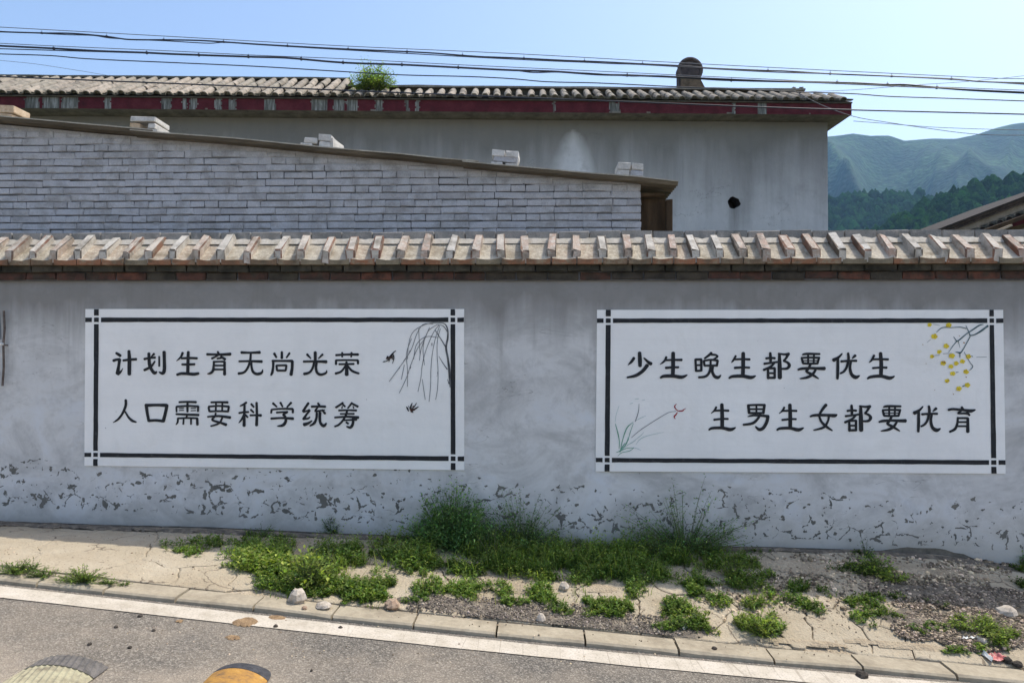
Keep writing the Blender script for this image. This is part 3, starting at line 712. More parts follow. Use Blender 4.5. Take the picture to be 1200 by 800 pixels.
# ---------------------------------------------------------------- painted panels
def quadpx(mb, pts, Y, mi=0): mb.poly([at(px, py, Y) for px, py in reversed(pts)], mi)
def panel_paint(label, outer, inner, bars, nm):
    mb = MB(); f = [at(px, py, WY-.011) for px, py in outer]; b = [p+Vector((0, .012, 0)) for p in f]
    mb.hexa([f[3], f[2], b[2], b[3], f[0], f[1], b[1], b[0]])
    pan = mb.build('painted_panel', M_PANEL, gw, label=label)
    mb = MB(); quadpx(mb, inner, WY-.0122); mb.build('panel_field', M_PANEL2, pan)
    for q in bars:
        mb = MB(); A_, B_, C_, D_ = [Vector(v) for v in q]; hor = (B_-A_).length > (D_-A_).length
        if not hor: A_, B_, C_, D_ = D_, A_, B_, C_
        m_ = max(2, int((B_-A_).length/9)); jj = lambda t, k: .34*mn.noise(Vector((t*m_*.5, k, q[0][0]*.1)))+.20*mn.noise(Vector((t*m_*1.7, k+5, q[0][1]*.1)))
        nn_ = (D_-A_).normalized()
        for i_ in range(m_):
            t0_, t1_ = i_/m_, (i_+1)/m_
            quadpx(mb, [tuple(A_.lerp(B_, t0_)+nn_*jj(t0_, 0)), tuple(A_.lerp(B_, t1_)+nn_*jj(t1_, 0)), tuple(D_.lerp(C_, t1_)+nn_*jj(t1_, 3)), tuple(D_.lerp(C_, t0_)+nn_*jj(t0_, 3))] if hor else
                   [tuple(A_.lerp(B_, t0_)+nn_*jj(t0_, 0)), tuple(A_.lerp(B_, t1_)+nn_*jj(t1_, 0)), tuple(D_.lerp(C_, t1_)+nn_*jj(t1_, 3)), tuple(D_.lerp(C_, t0_)+nn_*jj(t0_, 3))], WY-.0135)
        mb.build('border_bar', M_BLACK, pan)
    return pan
def mk_bars(L, R, T, B, xl, xr, yt, yb, gx=2.6, gy=2.4):
    """xl etc. are functions giving the edges of the black bars"""
    out = []
    (xl0, xl1), (xr0, xr1), (yt0, yt1), (yb0, yb1) = xl, xr, yt, yb
    def X(e, y): return e[0]+(e[1]-e[0])*(y-362)/(552-362)
    def Yv(e, x): return e[0]+(e[1]-e[0])*(x-L[0])/(R[0]-L[0])
    def cell(ea, eb, fa, fb, da=(0, 0, 0, 0)):
        pts = []
        for ex, ey, dx, dy in ((ea, fa, da[0], da[2]), (eb, fa, da[1], da[2]), (eb, fb, da[1], da[3]), (ea, fb, da[0], da[3])):
            x = ex[0]; y = Yv(ey, x)+dy; x = X(ex, y)+dx; y = Yv(ey, x)+dy; pts.append((x, y))
        out.append(pts)
    # long bars
    cell(xl1, xr0, yt0, yt1, (gx, -gx, 0, 0)); cell(xl1, xr0, yb0, yb1, (gx, -gx, 0, 0))
    cell(xl0, xl1, yt1, yb0, (0, 0, gy, -gy)); cell(xr0, xr1, yt1, yb0, (0, 0, gy, -gy))
    for ya, yb_ in ((yt0, yt1), (yb0, yb1)):
        cell(xl0, xl1, ya, yb_); cell(xr0, xr1, ya, yb_)
        cell(L, xl0, ya, yb_, (0, -gx, 0, 0)); cell(xr1, R, ya, yb_, (gx, 0, 0, 0))
    for xa, xb_ in ((xl0, xl1), (xr0, xr1)):
        cell(xa, xb_, T, yt0, (0, 0, 0, -gy)); cell(xa, xb_, yb1, B, (0, 0, gy, 0))
    return out
# every edge is (value at y=362 or x=left, value at y=552 or x=right)
bars1 = mk_bars((100, 98.8), (543.7, 544), (362.2, 362.2), (545.5, 550.5), ((110.2, 109.2), (115.8, 114.4)), ((528, 528.3), (533.3, 533.8)), ((372, 372), (377.3, 377.3)), ((530.2, 534.6), (535, 540)))
pan1 = panel_paint('left white painted slogan panel with a willow and two swallows', [(100, 362), (543.8, 362), (544, 550.6), (98.8, 545.4)], [(117.5, 379), (526.5, 379), (526.8, 533), (116.3, 528.8)], bars1, 1)
bars2 = mk_bars((699.7, 698.1), (1175.6, 1178.5), (363, 363), (552, 554.6), ((710, 708.6), (715.8, 714.3)), ((1159.5, 1161.8), (1164.6, 1167.8)), ((373, 373), (378.2, 378.2)), ((536.2, 539), (541.3, 544.3)))
pan2 = panel_paint('right white painted slogan panel with yellow blossom and an orchid', [(699.7, 363), (1175.6, 363), (1178.5, 554.7), (698, 552)], [(717.6, 379.8), (1158, 379.8), (1160, 537.4), (716.2, 534.6)], bars2, 2)
_lift = [0]
def strokes(name, spec, org, s, mat, parent, dx=0, dy=0, wk=1.0, ysub=4, label=None):
    """brush strokes 'x,y,w x,y,w; ...' in crop units -> tapered ribbons lying on the wall paint"""
    mb = MB()
    for st in spec.replace('\n', ' ').split(';'):
        P = [tuple(float(v) for v in p.split(',')) for p in st.split()]
        if len(P) < 2: continue
        _lift[0] = (_lift[0]+1) % 24; Y = WY-.0145-_lift[0]*.00012
        pts = []
        for i in range(len(P)-1):
            p0, p1, p2, p3 = P[max(i-1, 0)], P[i], P[i+1], P[min(i+2, len(P)-1)]
            m = ysub if len(P) > 2 else 2
            for k in range(m):
                t = k/m
                pts.append(tuple(.5*((2*b)+(-a+c)*t+(2*a-5*b+4*c-d)*t*t+(-a+3*b-3*c+d)*t**3) for a, b, c, d in zip(p0, p1, p2, p3)))
        pts.append(P[-1])
        Lp, Rp = [], []
        for i, (x, y, w_) in enumerate(pts):
            a, b = pts[max(i-1, 0)], pts[min(i+1, len(pts)-1)]
            tx, ty = b[0]-a[0], b[1]-a[1]; L = math.hypot(tx, ty) or 1; nx_, ny_ = -ty/L, tx/L
            h = (max(w_, 3)+(3 if wk > 1.1 and w_ > 9 else 0))*.5*wk; Lp.append((x+nx_*h, y+ny_*h)); Rp.append((x-nx_*h, y-ny_*h))
        def cap(c, a, b, w_):
            out = []; h = max(w_, 3)*.5*wk; L = math.hypot(b[0]-a[0], b[1]-a[1]) or 1
            tx, ty = (b[0]-a[0])/L, (b[1]-a[1])/L
            for k in range(1, 4):
                q = math.pi*k/4; out.append((c[0]+(-ty)*h*math.cos(q)+tx*h*math.sin(q)*.75, c[1]+tx*h*math.cos(q)+ty*h*math.sin(q)*.75))
            return out
        W = lambda p: at(org[0]+(p[0]+dx)/s, org[1]+(p[1]+dy)/s, Y)
        for i in range(len(pts)-1):
            mb.poly([W(Lp[i]), W(Lp[i+1]), W(Rp[i+1]), W(Rp[i])])
        mb.poly([W(p) for p in [Lp[-1]]+cap(pts[-1], pts[-2], pts[-1], pts[-1][2])+[Rp[-1]]])
        mb.poly([W(p) for p in [Rp[0]]+cap(pts[0], pts[1], pts[0], pts[0][2])+[Lp[0]]])
    return mb.build(name, mat, parent, label=label)
C1 = {
'计': "88,108,16 108,120,20 130,135,20; 62,180,20 92,170,17 122,168,20; 122,168,22 112,230,20 102,300,30; 104,304,24 130,285,14 152,252,5; 154,178,15 215,170,17 278,166,18; 208,88,20 213,170,27 212,250,27 212,308,26",
'划': "395,110,20 397,150,22 402,220,24 425,270,22 450,295,24 470,282,10; 418,142,8 445,115,16; 352,165,18 395,155,13 455,150,16; 452,185,10 415,235,16 352,268,18; 492,140,11 492,232,12; 538,97,24 540,180,23 540,268,25 523,298,22 490,285,8",
'生': "712,105,17 695,145,13 655,182,6; 700,158,13 770,155,16 848,157,16; 765,97,20 762,180,22 760,300,23; 705,215,14 765,215,16 825,213,15; 658,312,16 700,300,20 760,302,20 820,306,22 862,298,17",
'育': "1040,95,13 1052,118,16; 940,120,18 1000,121,14 1080,122,17 1160,118,22; 1045,128,12 1010,148,12 985,160,15; 1035,160,12 1075,154,13; 1070,140,14 1110,168,19; 1005,185,14 1003,230,16 995,275,18 970,298,16 945,302,8; 1005,190,12 1060,188,12 1105,190,15; 1105,190,18 1105,250,18 1105,310,22; 1010,225,12 1100,225,12; 1008,262,12 1100,262,12"}
C2 = {
'无': "62,103,20 150,105,14 236,102,22; 40,186,13 140,184,14 255,188,20; 150,118,14 145,180,16 120,250,15 85,290,16 35,300,18; 157,190,13 158,238,15 172,284,18 205,304,20 238,300,20 256,288,14 262,262,6",
'尚': "442,97,16 442,158,18; 370,112,18 392,150,12; 515,108,14 485,152,10; 362,182,18 360,240,16 352,290,18 340,315,12; 352,182,16 450,182,14 540,182,18; 540,184,20 538,250,20 528,312,24; 392,225,14 397,272,14; 392,225,14 485,223,14; 485,223,14 478,270,14; 398,272,14 478,272,14",
'光': "755,100,22 755,178,20; 678,120,16 715,160,8; 825,120,14 785,160,8; 645,188,15 750,186,14 860,190,22; 745,190,14 730,250,15 700,290,16 650,304,20; 768,190,17 762,250,17 775,295,18 810,310,18 856,294,13 862,270,6",
'荣': "948,128,15 1050,122,14 1158,122,18; 1008,104,14 1008,145,12; 1096,104,14 1092,145,12; 950,174,14 950,214,16; 950,176,13 1050,174,12 1156,176,14; 1156,177,14 1156,208,16; 978,213,13 1050,212,12 1118,210,14; 1048,192,16 1050,250,22 1050,312,28; 1040,225,12 1000,280,14 945,300,16; 1060,228,12 1100,275,16 1165,300,13"}
C3 = {
'人': "178,67,17 178,120,18 150,190,16 110,245,14 62,278,6; 172,175,10 205,230,14 240,262,18 278,275,8",
'口': "370,112,24 380,190,20 395,265,20; 370,118,22 470,115,19 560,118,25; 565,115,22 550,190,22 530,268,24; 395,262,20 460,258,18 530,266,20",
'需': "678,88,13 750,85,14 838,88,16; 758,88,14 757,130,16 757,178,14; 653,135,12 655,180,10; 653,130,13 760,123,12 858,128,14; 858,129,14 855,175,14; 680,146,8 722,144,8; 680,166,8 722,164,8; 790,146,8 835,144,8; 790,168,8 835,166,8; 650,200,13 750,204,15 862,208,18; 757,205,14 745,235,12; 668,238,14 665,275,12 650,298,8; 665,240,12 760,236,13 850,239,13; 848,238,17 850,300,18; 722,240,11 718,295,12; 790,240,11 790,295,12",
'要': "978,90,13 1050,88,14 1136,90,16; 1025,92,12 1022,175,12; 1085,92,12 1082,170,12; 955,135,14 963,175,15; 955,130,13 1050,123,12 1145,129,15; 1145,130,14 1138,175,14; 965,175,13 1050,172,12 1140,175,14; 945,225,11 1050,218,15 1158,232,20; 1022,190,12 1015,220,12 990,255,15 1060,278,14 1120,300,21; 1085,230,13 1060,280,13 1020,300,12 975,312,10"}
C4 = {
'科': "110,90,14 85,108,14 50,125,8; 40,190,13 85,182,13 130,180,13; 92,115,15 90,200,17 88,310,22; 88,200,12 65,250,13 38,282,6; 100,205,10 122,230,12; 155,105,15 180,135,12; 150,158,14 178,185,12; 145,212,14 190,210,12 248,212,19; 205,92,16 208,200,18 205,306,21",
'学': "358,98,16 395,132,10; 428,92,15 450,132,10; 530,92,16 490,135,10; 345,160,14 342,190,13; 345,158,12 440,150,13 545,152,15; 545,154,15 545,188,14; 392,185,13 440,182,12 495,180,15; 490,185,12 455,205,14 475,225,16 478,270,20 450,305,20 400,312,8; 340,242,15 440,236,14 548,242,20",
'统': "692,97,17 665,135,16 642,175,20; 642,178,13 672,172,10 700,155,8; 705,165,13 672,205,14 645,248,20; 645,246,13 690,240,12 705,225,8; 650,298,26 690,285,18 725,262,8; 780,97,14 795,118,14; 720,130,16 780,128,14 850,130,17; 780,135,10 755,172,14 800,168,12 845,160,8; 820,160,13 848,195,16; 770,190,16 765,240,16 745,285,18 705,310,10; 800,185,19 798,240,19 805,285,18 835,310,22 860,285,10",
'筹': "1015,94,14 985,115,14 948,138,15; 1010,105,12 1035,130,12; 1010,125,8 1005,145,10; 1100,94,14 1080,120,12 1060,145,10; 1102,102,13 1155,130,16; 1110,125,8 1115,145,10; 975,166,13 1060,163,12 1142,166,14; 990,198,10 1050,197,10 1120,197,12; 938,232,13 1050,224,14 1160,232,20; 1055,165,15 1040,215,15 1010,265,14 975,300,14 938,316,12; 1010,258,10 1080,255,12 1142,250,17; 1110,235,15 1108,290,19 1085,325,19 1050,315,10; 1045,275,12 1065,290,14"}
C5 = {
'少': "142,80,22 145,140,26 146,195,22; 95,125,18 75,155,17 45,185,6; 178,125,8 215,160,18 240,176,24; 208,187,24 170,235,22 110,275,20 35,292,10",
'生': "370,117,14 355,150,13 318,180,6; 355,145,12 430,142,12 502,142,16; 428,82,24 428,180,25 425,280,24; 364,210,16 430,205,13 475,205,12; 320,295,12 350,281,20 425,279,22 500,289,22 548,270,7",
'晚': "618,137,14 624,238,15; 618,139,15 670,138,14; 668,140,15 668,235,15; 625,187,11 665,187,11; 625,236,13 668,233,13; 755,82,17 730,105,15 695,130,11; 752,97,13 790,100,12 808,114,13; 806,116,11 775,136,10; 690,150,14 695,190,13; 690,150,13 745,141,12 808,147,15; 808,148,15 800,195,13; 695,191,13 800,190,13; 748,145,12 742,230,15 710,280,16 645,291,13; 768,195,13 762,240,17 780,280,20 810,292,21 835,272,7",
'生2': "962,107,12 945,140,13 925,165,6; 950,138,12 1020,136,12 1082,138,14; 1025,84,24 1025,180,25 1022,280,24; 952,210,15 1020,206,13 1080,208,12; 905,298,12 935,283,19 1020,280,22 1090,292,23 1132,277,7"}
C6 = {
'都': "92,82,15 95,130,19 95,170,14; 55,130,14 95,125,12 133,128,14; 40,175,14 95,168,12 153,160,12; 130,165,12 95,200,14 35,228,15; 72,215,13 75,300,18; 75,215,13 132,212,13; 130,212,15 130,298,15; 75,255,11 130,255,11; 75,295,15 132,294,15; 170,88,16 172,190,27 174,296,28; 160,88,10 210,95,13 252,92,19; 245,94,18 225,130,14 205,150,12; 205,150,12 240,165,15 255,190,20 235,215,16 190,218,11",
'要': "365,99,8 400,91,15 515,92,12; 415,95,12 415,170,12; 465,95,12 462,170,12; 360,125,13 372,172,15; 358,125,13 430,122,12 512,124,14; 508,124,14 495,172,13; 372,149,8 500,149,8; 372,172,13 430,174,13 498,172,13; 328,226,10 360,217,17 430,212,15 500,215,19 556,215,23; 435,180,15 415,220,15 400,240,15 450,268,17 505,302,7; 480,225,13 455,262,17 410,290,17 345,302,7",
'优': "705,88,8 675,120,15 630,145,24; 668,135,17 668,220,19 665,303,16; 695,155,14 760,150,12 828,150,14; 755,84,14 760,130,17 745,200,15 720,240,14 688,258,11; 780,155,14 772,210,17 785,265,20 820,290,25 855,275,7; 790,130,8 818,104,18",
'生': "978,102,13 960,140,13 935,165,6; 955,138,12 1030,136,12 1098,138,14; 1032,84,22 1038,180,25 1035,280,24; 965,212,13 1030,207,12 1086,208,14; 920,303,10 950,287,19 1035,280,21 1110,297,23 1152,280,7"}
C7 = {
'生': "105,107,13 90,135,12 62,160,6; 90,138,12 155,136,12 210,138,14; 152,84,22 155,180,25 155,285,24; 85,215,13 155,208,12 206,208,12; 42,302,10 70,287,17 155,285,19 225,299,23 270,281,7",
'男': "378,90,18 385,160,17; 378,92,13 450,89,13 520,90,15; 516,90,17 505,160,17; 385,125,11 510,125,11; 385,158,13 510,158,13; 447,90,11 447,158,11; 375,188,8 420,178,13 490,180,15 550,186,18; 545,186,22 535,235,21 505,285,21 470,298,20 438,272,8; 480,165,13 460,205,15 415,245,17 335,258,13",
'女': "1042,88,20 1015,120,18 985,175,13 1000,230,15 1045,275,17 1095,308,7; 905,188,10 945,177,17 1050,176,17 1112,180,22 1135,170,7; 1065,185,13 1055,230,13 1020,280,15 935,304,8"}
C8 = {
'育': "1032,108,15 1045,127,15; 920,132,15 960,125,15 1060,134,16 1110,140,22 1150,130,8; 1030,140,10 1000,160,10 1060,161,12 1095,165,13; 1075,150,10 1100,177,13; 1000,195,12 995,250,15 975,295,17 930,318,13; 995,201,12 1085,201,13; 1085,202,17 1085,318,23; 1000,235,11 1080,235,11; 1000,270,11 1080,270,11"}
for D, org, s, P in ((C1, (125, 400), 8, pan1), (C2, (275, 400), 8, pan1), (C3, (125, 460), 8, pan1), (C4, (275, 460), 8, pan1),
                     (C5, (730, 402), 7.2727, pan2), (C6, (890, 402), 7.2727, pan2), (C7, (825, 462), 7.2727, pan2), (C8, (985, 462), 7.2727, pan2)):
    for k, sp in D.items(): strokes('painted_character', sp, org, s, M_BLACK, P, wk=1.2)
strokes('painted_character', C7['生'], (825, 462), 7.2727, M_BLACK, pan2, 580, 2, 1.2)
strokes('painted_character', C6['都'], (985, 462), 7.2727, M_BLACK, pan2, 2, 10, 1.2)
strokes('painted_character', C6['要'], (985, 462), 7.2727, M_BLACK, pan2, 0, 9, 1.2)
strokes('painted_character', C6['优'], (985, 462), 7.2727, M_BLACK, pan2, -2, 14, 1.2)
# willow, swallows (left panel)
WO = (440, 365); WS = 5.926
strokes('painted_willow_branch', "518,525,5 515,460,14 512,400,16 502,320,14 490,250,13 502,180,12 500,120,9 480,85,6 440,78,4; 490,250,8 460,200,6 415,130,4; 498,400,7 470,360,5 440,310,3; 510,500,7 500,470,3; 500,140,6 470,100,4 430,90,3", WO, WS, M_BARK, pan1)
strokes('painted_willow_twig', """440,80,3 380,80,2.6 310,105,2.6 255,150,2.4 230,230,2 222,330,2; 400,85,2.4 330,90,2.4 285,160,2.4 250,260,3.2 200,340,3.4 150,410,2.6 95,485,2;
 430,90,2.6 370,130,2.4 340,190,2.4 290,260,2.4 245,370,2.8 215,460,2.4 165,565,2; 440,95,2.6 400,150,3 350,270,3 325,370,2.6 315,460,2.4 295,555,2; 445,100,2.4 415,190,2.6 395,290,3 385,400,3.2 382,520,2.8 372,625,2;
 430,180,2.4 370,172,2.4 320,190,2.4 280,240,2 265,330,2; 450,120,2 430,200,2.4 428,300,2.6 435,430,3 430,540,2.4 418,610,1.8; 300,120,2 305,220,2.2 310,300,2; 345,170,2 330,260,2 340,370,2.4; 325,470,1.8 335,540,2 345,610,1.6;
 250,190,1.8 215,290,1.8 222,400,2.4 222,520,1.8; 375,110,2 320,250,2 305,340,1.8; 200,370,2 180,470,1.6; 392,220,5 392,236,4; 240,270,4 236,286,4; 205,330,3.6 196,342,3.6; 245,385,4 241,396,3; 170,385,3.4 163,396,3; 432,420,4 433,440,3""", WO, WS, M_TWIG, pan1, wk=1.35)
strokes('painted_swallow', "140,272,6 125,285,8 112,300,12 98,318,14; 120,295,9 128,320,8 118,360,4; 85,312,12 75,328,8; 108,310,12 90,335,8 60,350,4; 62,345,7 52,350,4; 98,335,6 92,350,3", WO, WS, M_BLACK, pan1)
strokes('painted_swallow', "118,312,12 102,324,11; 92,318,8 84,330,7; 112,300,8 118,330,8", WO, WS, M_BROWNP, pan1)
strokes('painted_swallow', "215,660,5 222,672,12 230,690,7; 255,635,6 245,665,12 260,700,7; 285,635,5 268,662,8; 298,660,6 275,675,12 252,690,8; 238,670,5 228,655,4", WO, WS, M_BLACK, pan1)
strokes('painted_swallow', "262,655,9 258,684,11; 240,675,8 250,698,7; 280,668,7 268,684,8", WO, WS, M_BROWNP, pan1)
# orchid (right panel)
OO = (710, 460); OS = 10
strokes('painted_orchid_leaf', "170,690,8 185,600,10 215,490,13 255,400,14 320,345,5; 155,650,8 158,560,10 135,450,14 110,360,5; 160,690,10 210,640,14 250,570,12 262,520,5; 120,700,5 170,680,12 240,650,10 330,645,5; 140,740,4 190,700,8 280,680,8 330,640,4; 165,690,12 190,640,14 225,590,8; 262,560,6 280,480,9 322,360,5; 200,640,6 240,600,7 255,560,4", OO, OS, M_GREEN, pan2, wk=.85)
strokes('painted_orchid_leaf', "110,340,4 120,260,5 155,150,3; 200,650,5 320,570,6 410,500,7 445,460,4; 350,610,3 400,545,7 500,500,6 680,462,3; 320,640,4 370,655,5 410,675,3; 355,325,4 400,300,7 470,268,4; 280,130,5 315,120,7; 340,72,5 385,70,8; 425,90,5 455,82,7; 250,610,4 300,590,4 350,560,3", OO, OS, M_PALEGREEN, pan2, wk=.8)
strokes('painted_orchid_stem', "300,525,5 400,440,7 520,360,7 640,285,7 740,230,6 820,218,5; 345,335,8 368,270,9 385,200,7 388,130,4", OO, OS, M_TWIG, pan2)
strokes('painted_orchid_bloom', "828,130,5 805,160,14 822,192,12 845,212,10; 845,212,10 895,212,16 915,195,10 935,185,5; 838,230,10 822,255,16 800,280,16 815,305,6", OO, OS, M_RED, pan2)
# blossom branch
BO = (1070, 365); BS = 8
strokes('painted_blossom_branch', "660,120,5 620,130,13 560,170,11 500,210,10 420,275,12 400,262,8 380,235,4; 700,135,20 640,180,16 580,215,12 535,225,12; 535,225,12 520,185,9 495,130,5; 535,235,9 500,300,9 460,370,9 440,385,15 400,378,6; 440,385,9 440,430,6; 500,160,8 440,145,8 360,150,7 275,150,9 220,195,4; 415,275,8 375,320,7 335,380,4; 425,280,6 440,340,3; 360,390,4 280,395,4; 480,380,5 530,470,5 560,515,8 530,550,5; 405,570,8 425,566,4; 465,700,10 490,690,6; 550,415,8 562,425,4; 250,130,3 190,118,3; 165,262,3 130,290,2; 595,425,2 690,425,2; 200,412,4 250,408,3", BO, BS, M_TEAL, pan2)
rb = random.Random(3)
for (x, y, r_, k) in [(155, 125, 24, 0), (335, 128, 30, 1), (200, 232, 34, 0), (312, 322, 30, 2), (246, 377, 26, 0), (178, 420, 24, 2), (365, 415, 32, 1), (283, 483, 30, 3), (355, 515, 27, 0), (405, 485, 27, 0), (463, 467, 28, 0), (518, 420, 30, 1), (372, 580, 28, 0), (498, 563, 30, 2), (320, 648, 26, 2), (430, 722, 30, 0), (510, 688, 30, 1)]:
    sp = []
    for q in range(5):
        a = 2*math.pi*q/5+rb.uniform(-.3, .3); d = r_*.55
        sp.append(f"{x+math.cos(a)*d*.6:.1f},{y+math.sin(a)*d*.6*.85:.1f},{r_*.9:.1f} {x+math.cos(a)*d*1.2:.1f},{y+math.sin(a)*d*.95:.1f},{r_*.72:.1f}")
    if y < 140: sp = [t for t in sp if float(t.split()[1].split(',')[1]) > 112]
    f = strokes('painted_blossom', ';'.join(sp), BO, BS, M_YEL, pan2)
    c = [f"{x-3},{y},{r_*.22:.1f} {x+4},{y+3},{r_*.2:.1f}"]
    if k: c += [f"{x+math.cos(a)*r_*.5:.1f},{y+math.sin(a)*r_*.5:.1f},{r_*.16*k:.1f} {x+math.cos(a+.5)*r_*.65:.1f},{y+math.sin(a+.5)*r_*.6:.1f},{r_*.10:.1f}" for a in (rb.uniform(0, 6) for _ in range(k+1))]
    strokes('painted_blossom_centre', ';'.join(c), BO, BS, M_OCH, pan2)
strokes('painted_blossom_speck', "90,308,8 94,312,5;120,487,6 126,489,4;432,226,7 438,228,5;475,290,12 483,294,8;200,733,5 206,735,4;378,772,9 382,776,6;496,612,10 502,615,6", BO, BS, M_OCH, pan2)
# ================================================================ brick shed
SY = 6.03
shed = empty('brick_shed', (-2, SY, 0), 'low shed of grey painted brick under a sloping corrugated sheet roof', 'shed')
SXR = at(751, 250, SY).x; SXL = -6.2
ed = [(-20, 138.5), (0, 140), (100, 149.5), (155, 154), (300, 166), (395, 175.5), (560, 190.5), (700, 203), (795, 212)]
RYF = 5.89
edge = [(at(px, py, RYF).x, at(px, py, RYF).z) for px, py in ed]
sl_m = (edge[-1][1]-edge[1][1])/(edge[-1][0]-edge[1][0])
edge = [(SXL-.3, edge[0][1]+sl_m*(SXL-.3-edge[0][0]))]+edge
def zroof(x): return interp(edge, x)
def shed_top(x): return zroof(x)-.035
ref = at(300, 230+83/4*1, SY)
# courses
ROW = .0632; base_z = at(300, 272, SY).z-.16
rr = random.Random(21); cand = []
row = 0; z = base_z
while z < 3.9:
    strt = row % 2 == 1; L = .25 if strt else .1235
    x = SXR; first = True
    while x > SXL:
        l = L*(1+rr.uniform(-.04, .04))
        if not strt and rr.random() < .12: l = .25
        x0 = x-l+rr.choice((.002, .003, .006)); x1 = x
        if z+.012 < min(shed_top(x0), shed_top(x1)): cand.append((x0, x1, z, min(shed_top(x0), shed_top(x1))))
        x -= l
    z += ROW; row += 1
zvis = at(300, 273, SY).z-ROW
vis = [c for c in cand if c[2] > zvis and c[1] > at(0, 200, SY).x-.1]
oth = [c for c in cand if not (c[2] > zvis and c[1] > at(0, 200, SY).x-.1)]
vis.sort(key=lambda c: -(c[1]-c[0])+.0*(c[2])+(.3 if c[2] > zroof(c[0])-.18 else 0))
bm_cache = {}
def sbrick(w_, h_, k):
    key = (round(w_, 2), round(h_, 3), k)
    if key not in bm_cache: bm_cache[key] = worn_box(w_, .10, h_, .0055, .0035, hash(key) % 9999).mesh('brick', M_SHEDBRICK)
    return bm_cache[key]
stuff = MB()
for i, (x0, x1, z, top) in enumerate(vis+oth):
    h = min(ROW-rr.choice((.006, .008, .009)), top-z+.012); w_ = x1-x0
    if h < .012: continue
    M = Matrix.Translation(((x0+x1)/2, SY+.05+rr.uniform(-.0025, .0025), z+h/2+rr.uniform(-.0018, .0018))) @ Matrix.Rotation(rr.uniform(-.012, .012), 4, 'Y')
    if i < 296: put('brick', sbrick(w_, h, rr.randrange(3)), M, shed)
    else:
        t = worn_box(w_, .10, h, .0055, .003, i); b = len(stuff.v)
        stuff.v += [tuple(M @ Vector(v)) for v in t.v]; stuff.f += [tuple(b+q for q in f) for f in t.f]; stuff.m += t.m
stuff.build('brickwork', M_SHEDBRICK, shed, kind='stuff')
mb = MB(); n = 24
for k in range(n):
    x0, x1 = lerp(SXL, SXR-.012, k/n), lerp(SXL, SXR-.012, (k+1)/n)
    mb.hexa([(x0, SY+.013, -.3), (x1, SY+.013, -.3), (x1, SY+.24, -.3), (x0, SY+.24, -.3), (x0, SY+.013, shed_top(x0)), (x1, SY+.013, shed_top(x1)), (x1, SY+.24, shed_top(x1)), (x0, SY+.24, shed_top(x0))])
mb.build('mortar_bed', M_MORTAR2, shed)
mb = MB(); n = 40
for k in range(n):
    x0, x1 = lerp(SXL, SXR-.012, k/n), lerp(SXL, SXR-.012, (k+1)/n)
    mb.poly([(x0, SY+.007, shed_top(x0)-.075), (x1, SY+.007, shed_top(x1)-.075), (x1, SY+.007, shed_top(x1)+.03), (x0, SY+.007, shed_top(x0)+.03)])
mb.build('eave_mortar', M_SHEDBRICK, shed)
# side wall going back
mb = MB(); mb.box(SXR-.11, SXR-.006, SY+.242, 8.6, -.3, shed_top(SXR)); mb.box(SXL, SXL+.1, SY+.242, 8.6, -.3, 3.3); mb.box(SXL, SXR, 8.6, 8.8, -.3, 2.8); mb.build('side_wall', M_MORTAR2, shed)
# corrugated sheets with ribs running down the slope
def sheet(x0, x1, lift, seed):
    mb = MB(); N = 10; p = .076; ny = int(3.0/p)*6; r = random.Random(seed)
    ys = [RYF+3.0*j/ny for j in range(ny+1)]
    xs = frange(x0, x1, .35); th = .010
    for top in (0, 1):
        for x in xs:
            for y in ys:
                c = .014*math.cos((y-RYF)/p*2*math.pi)
                wob = .010*mn.noise(Vector((x*2, y*.5, seed)))
                mb.v.append((x, y-(.012*mn.noise(Vector((x*3, seed, 0))) if y == ys[0] else 0), zroof(x)+lift+c+wob-th+top*th))
    nY = len(ys); nX = len(xs); T = nX*nY
    for i in range(nX-1):
        for j in range(nY-1):
            a = i*nY+j
            mb.f.append((T+a, T+a+nY, T+a+nY+1, T+a+1)); mb.m.append(1)
            mb.f.append((a, a+1, a+nY+1, a+nY)); mb.m.append(0)
        a = i*nY; mb.f.append((a, a+nY, T+a+nY, T+a)); mb.m.append(1)
    for j in range(nY-1):
        a = j; mb.f.append((a, T+a, T+a+1, a+1)); mb.m.append(0)
        a = (nX-1)*nY+j; mb.f.append((a, a+1, T+a+1, T+a)); mb.m.append(0)
    return mb.build('roof_sheet', [M_SHEET, M_SHEETEDGE], shed)
xa, xb, xc = at(165, 155, RYF).x, at(558, 190, RYF).x, at(795, 212, RYF).x
sheet(SXL-.25, xa+.1, .022, 1); sheet(xa-.1, xb+.02, .004, 2); sheet(xb-.12, xc, -.010, 3)
# dark boards under the right end of the roof
def board(x0, x1, y0, y1, z0, z1, mat=M_WOOD, nm='board'):
    mb = worn_box(x1-x0, y1-y0, z1-z0, .006, .004, int(x0*100)+7); me = mb.mesh(nm, mat)
    return put(nm, me, Matrix.Translation(((x0+x1)/2, (y0+y1)/2, (z0+z1)/2)), shed)
zt = at(760, 232, SY+.1).z
board(SXR+.004, at(780, 250, SY+.14).x, SY+.12, SY+.16, 1.2, zt)
board(at(780, 250, SY+.06).x, at(788, 250, SY+.06).x, SY+.04, SY+.10, 1.2, at(780, 234, SY+.06).z)
board(SXR+.002, xc-.08, SY+.02, SY+.09, at(760, 231, SY+.05).z, at(760, 227, SY+.05).z, nm='beam')

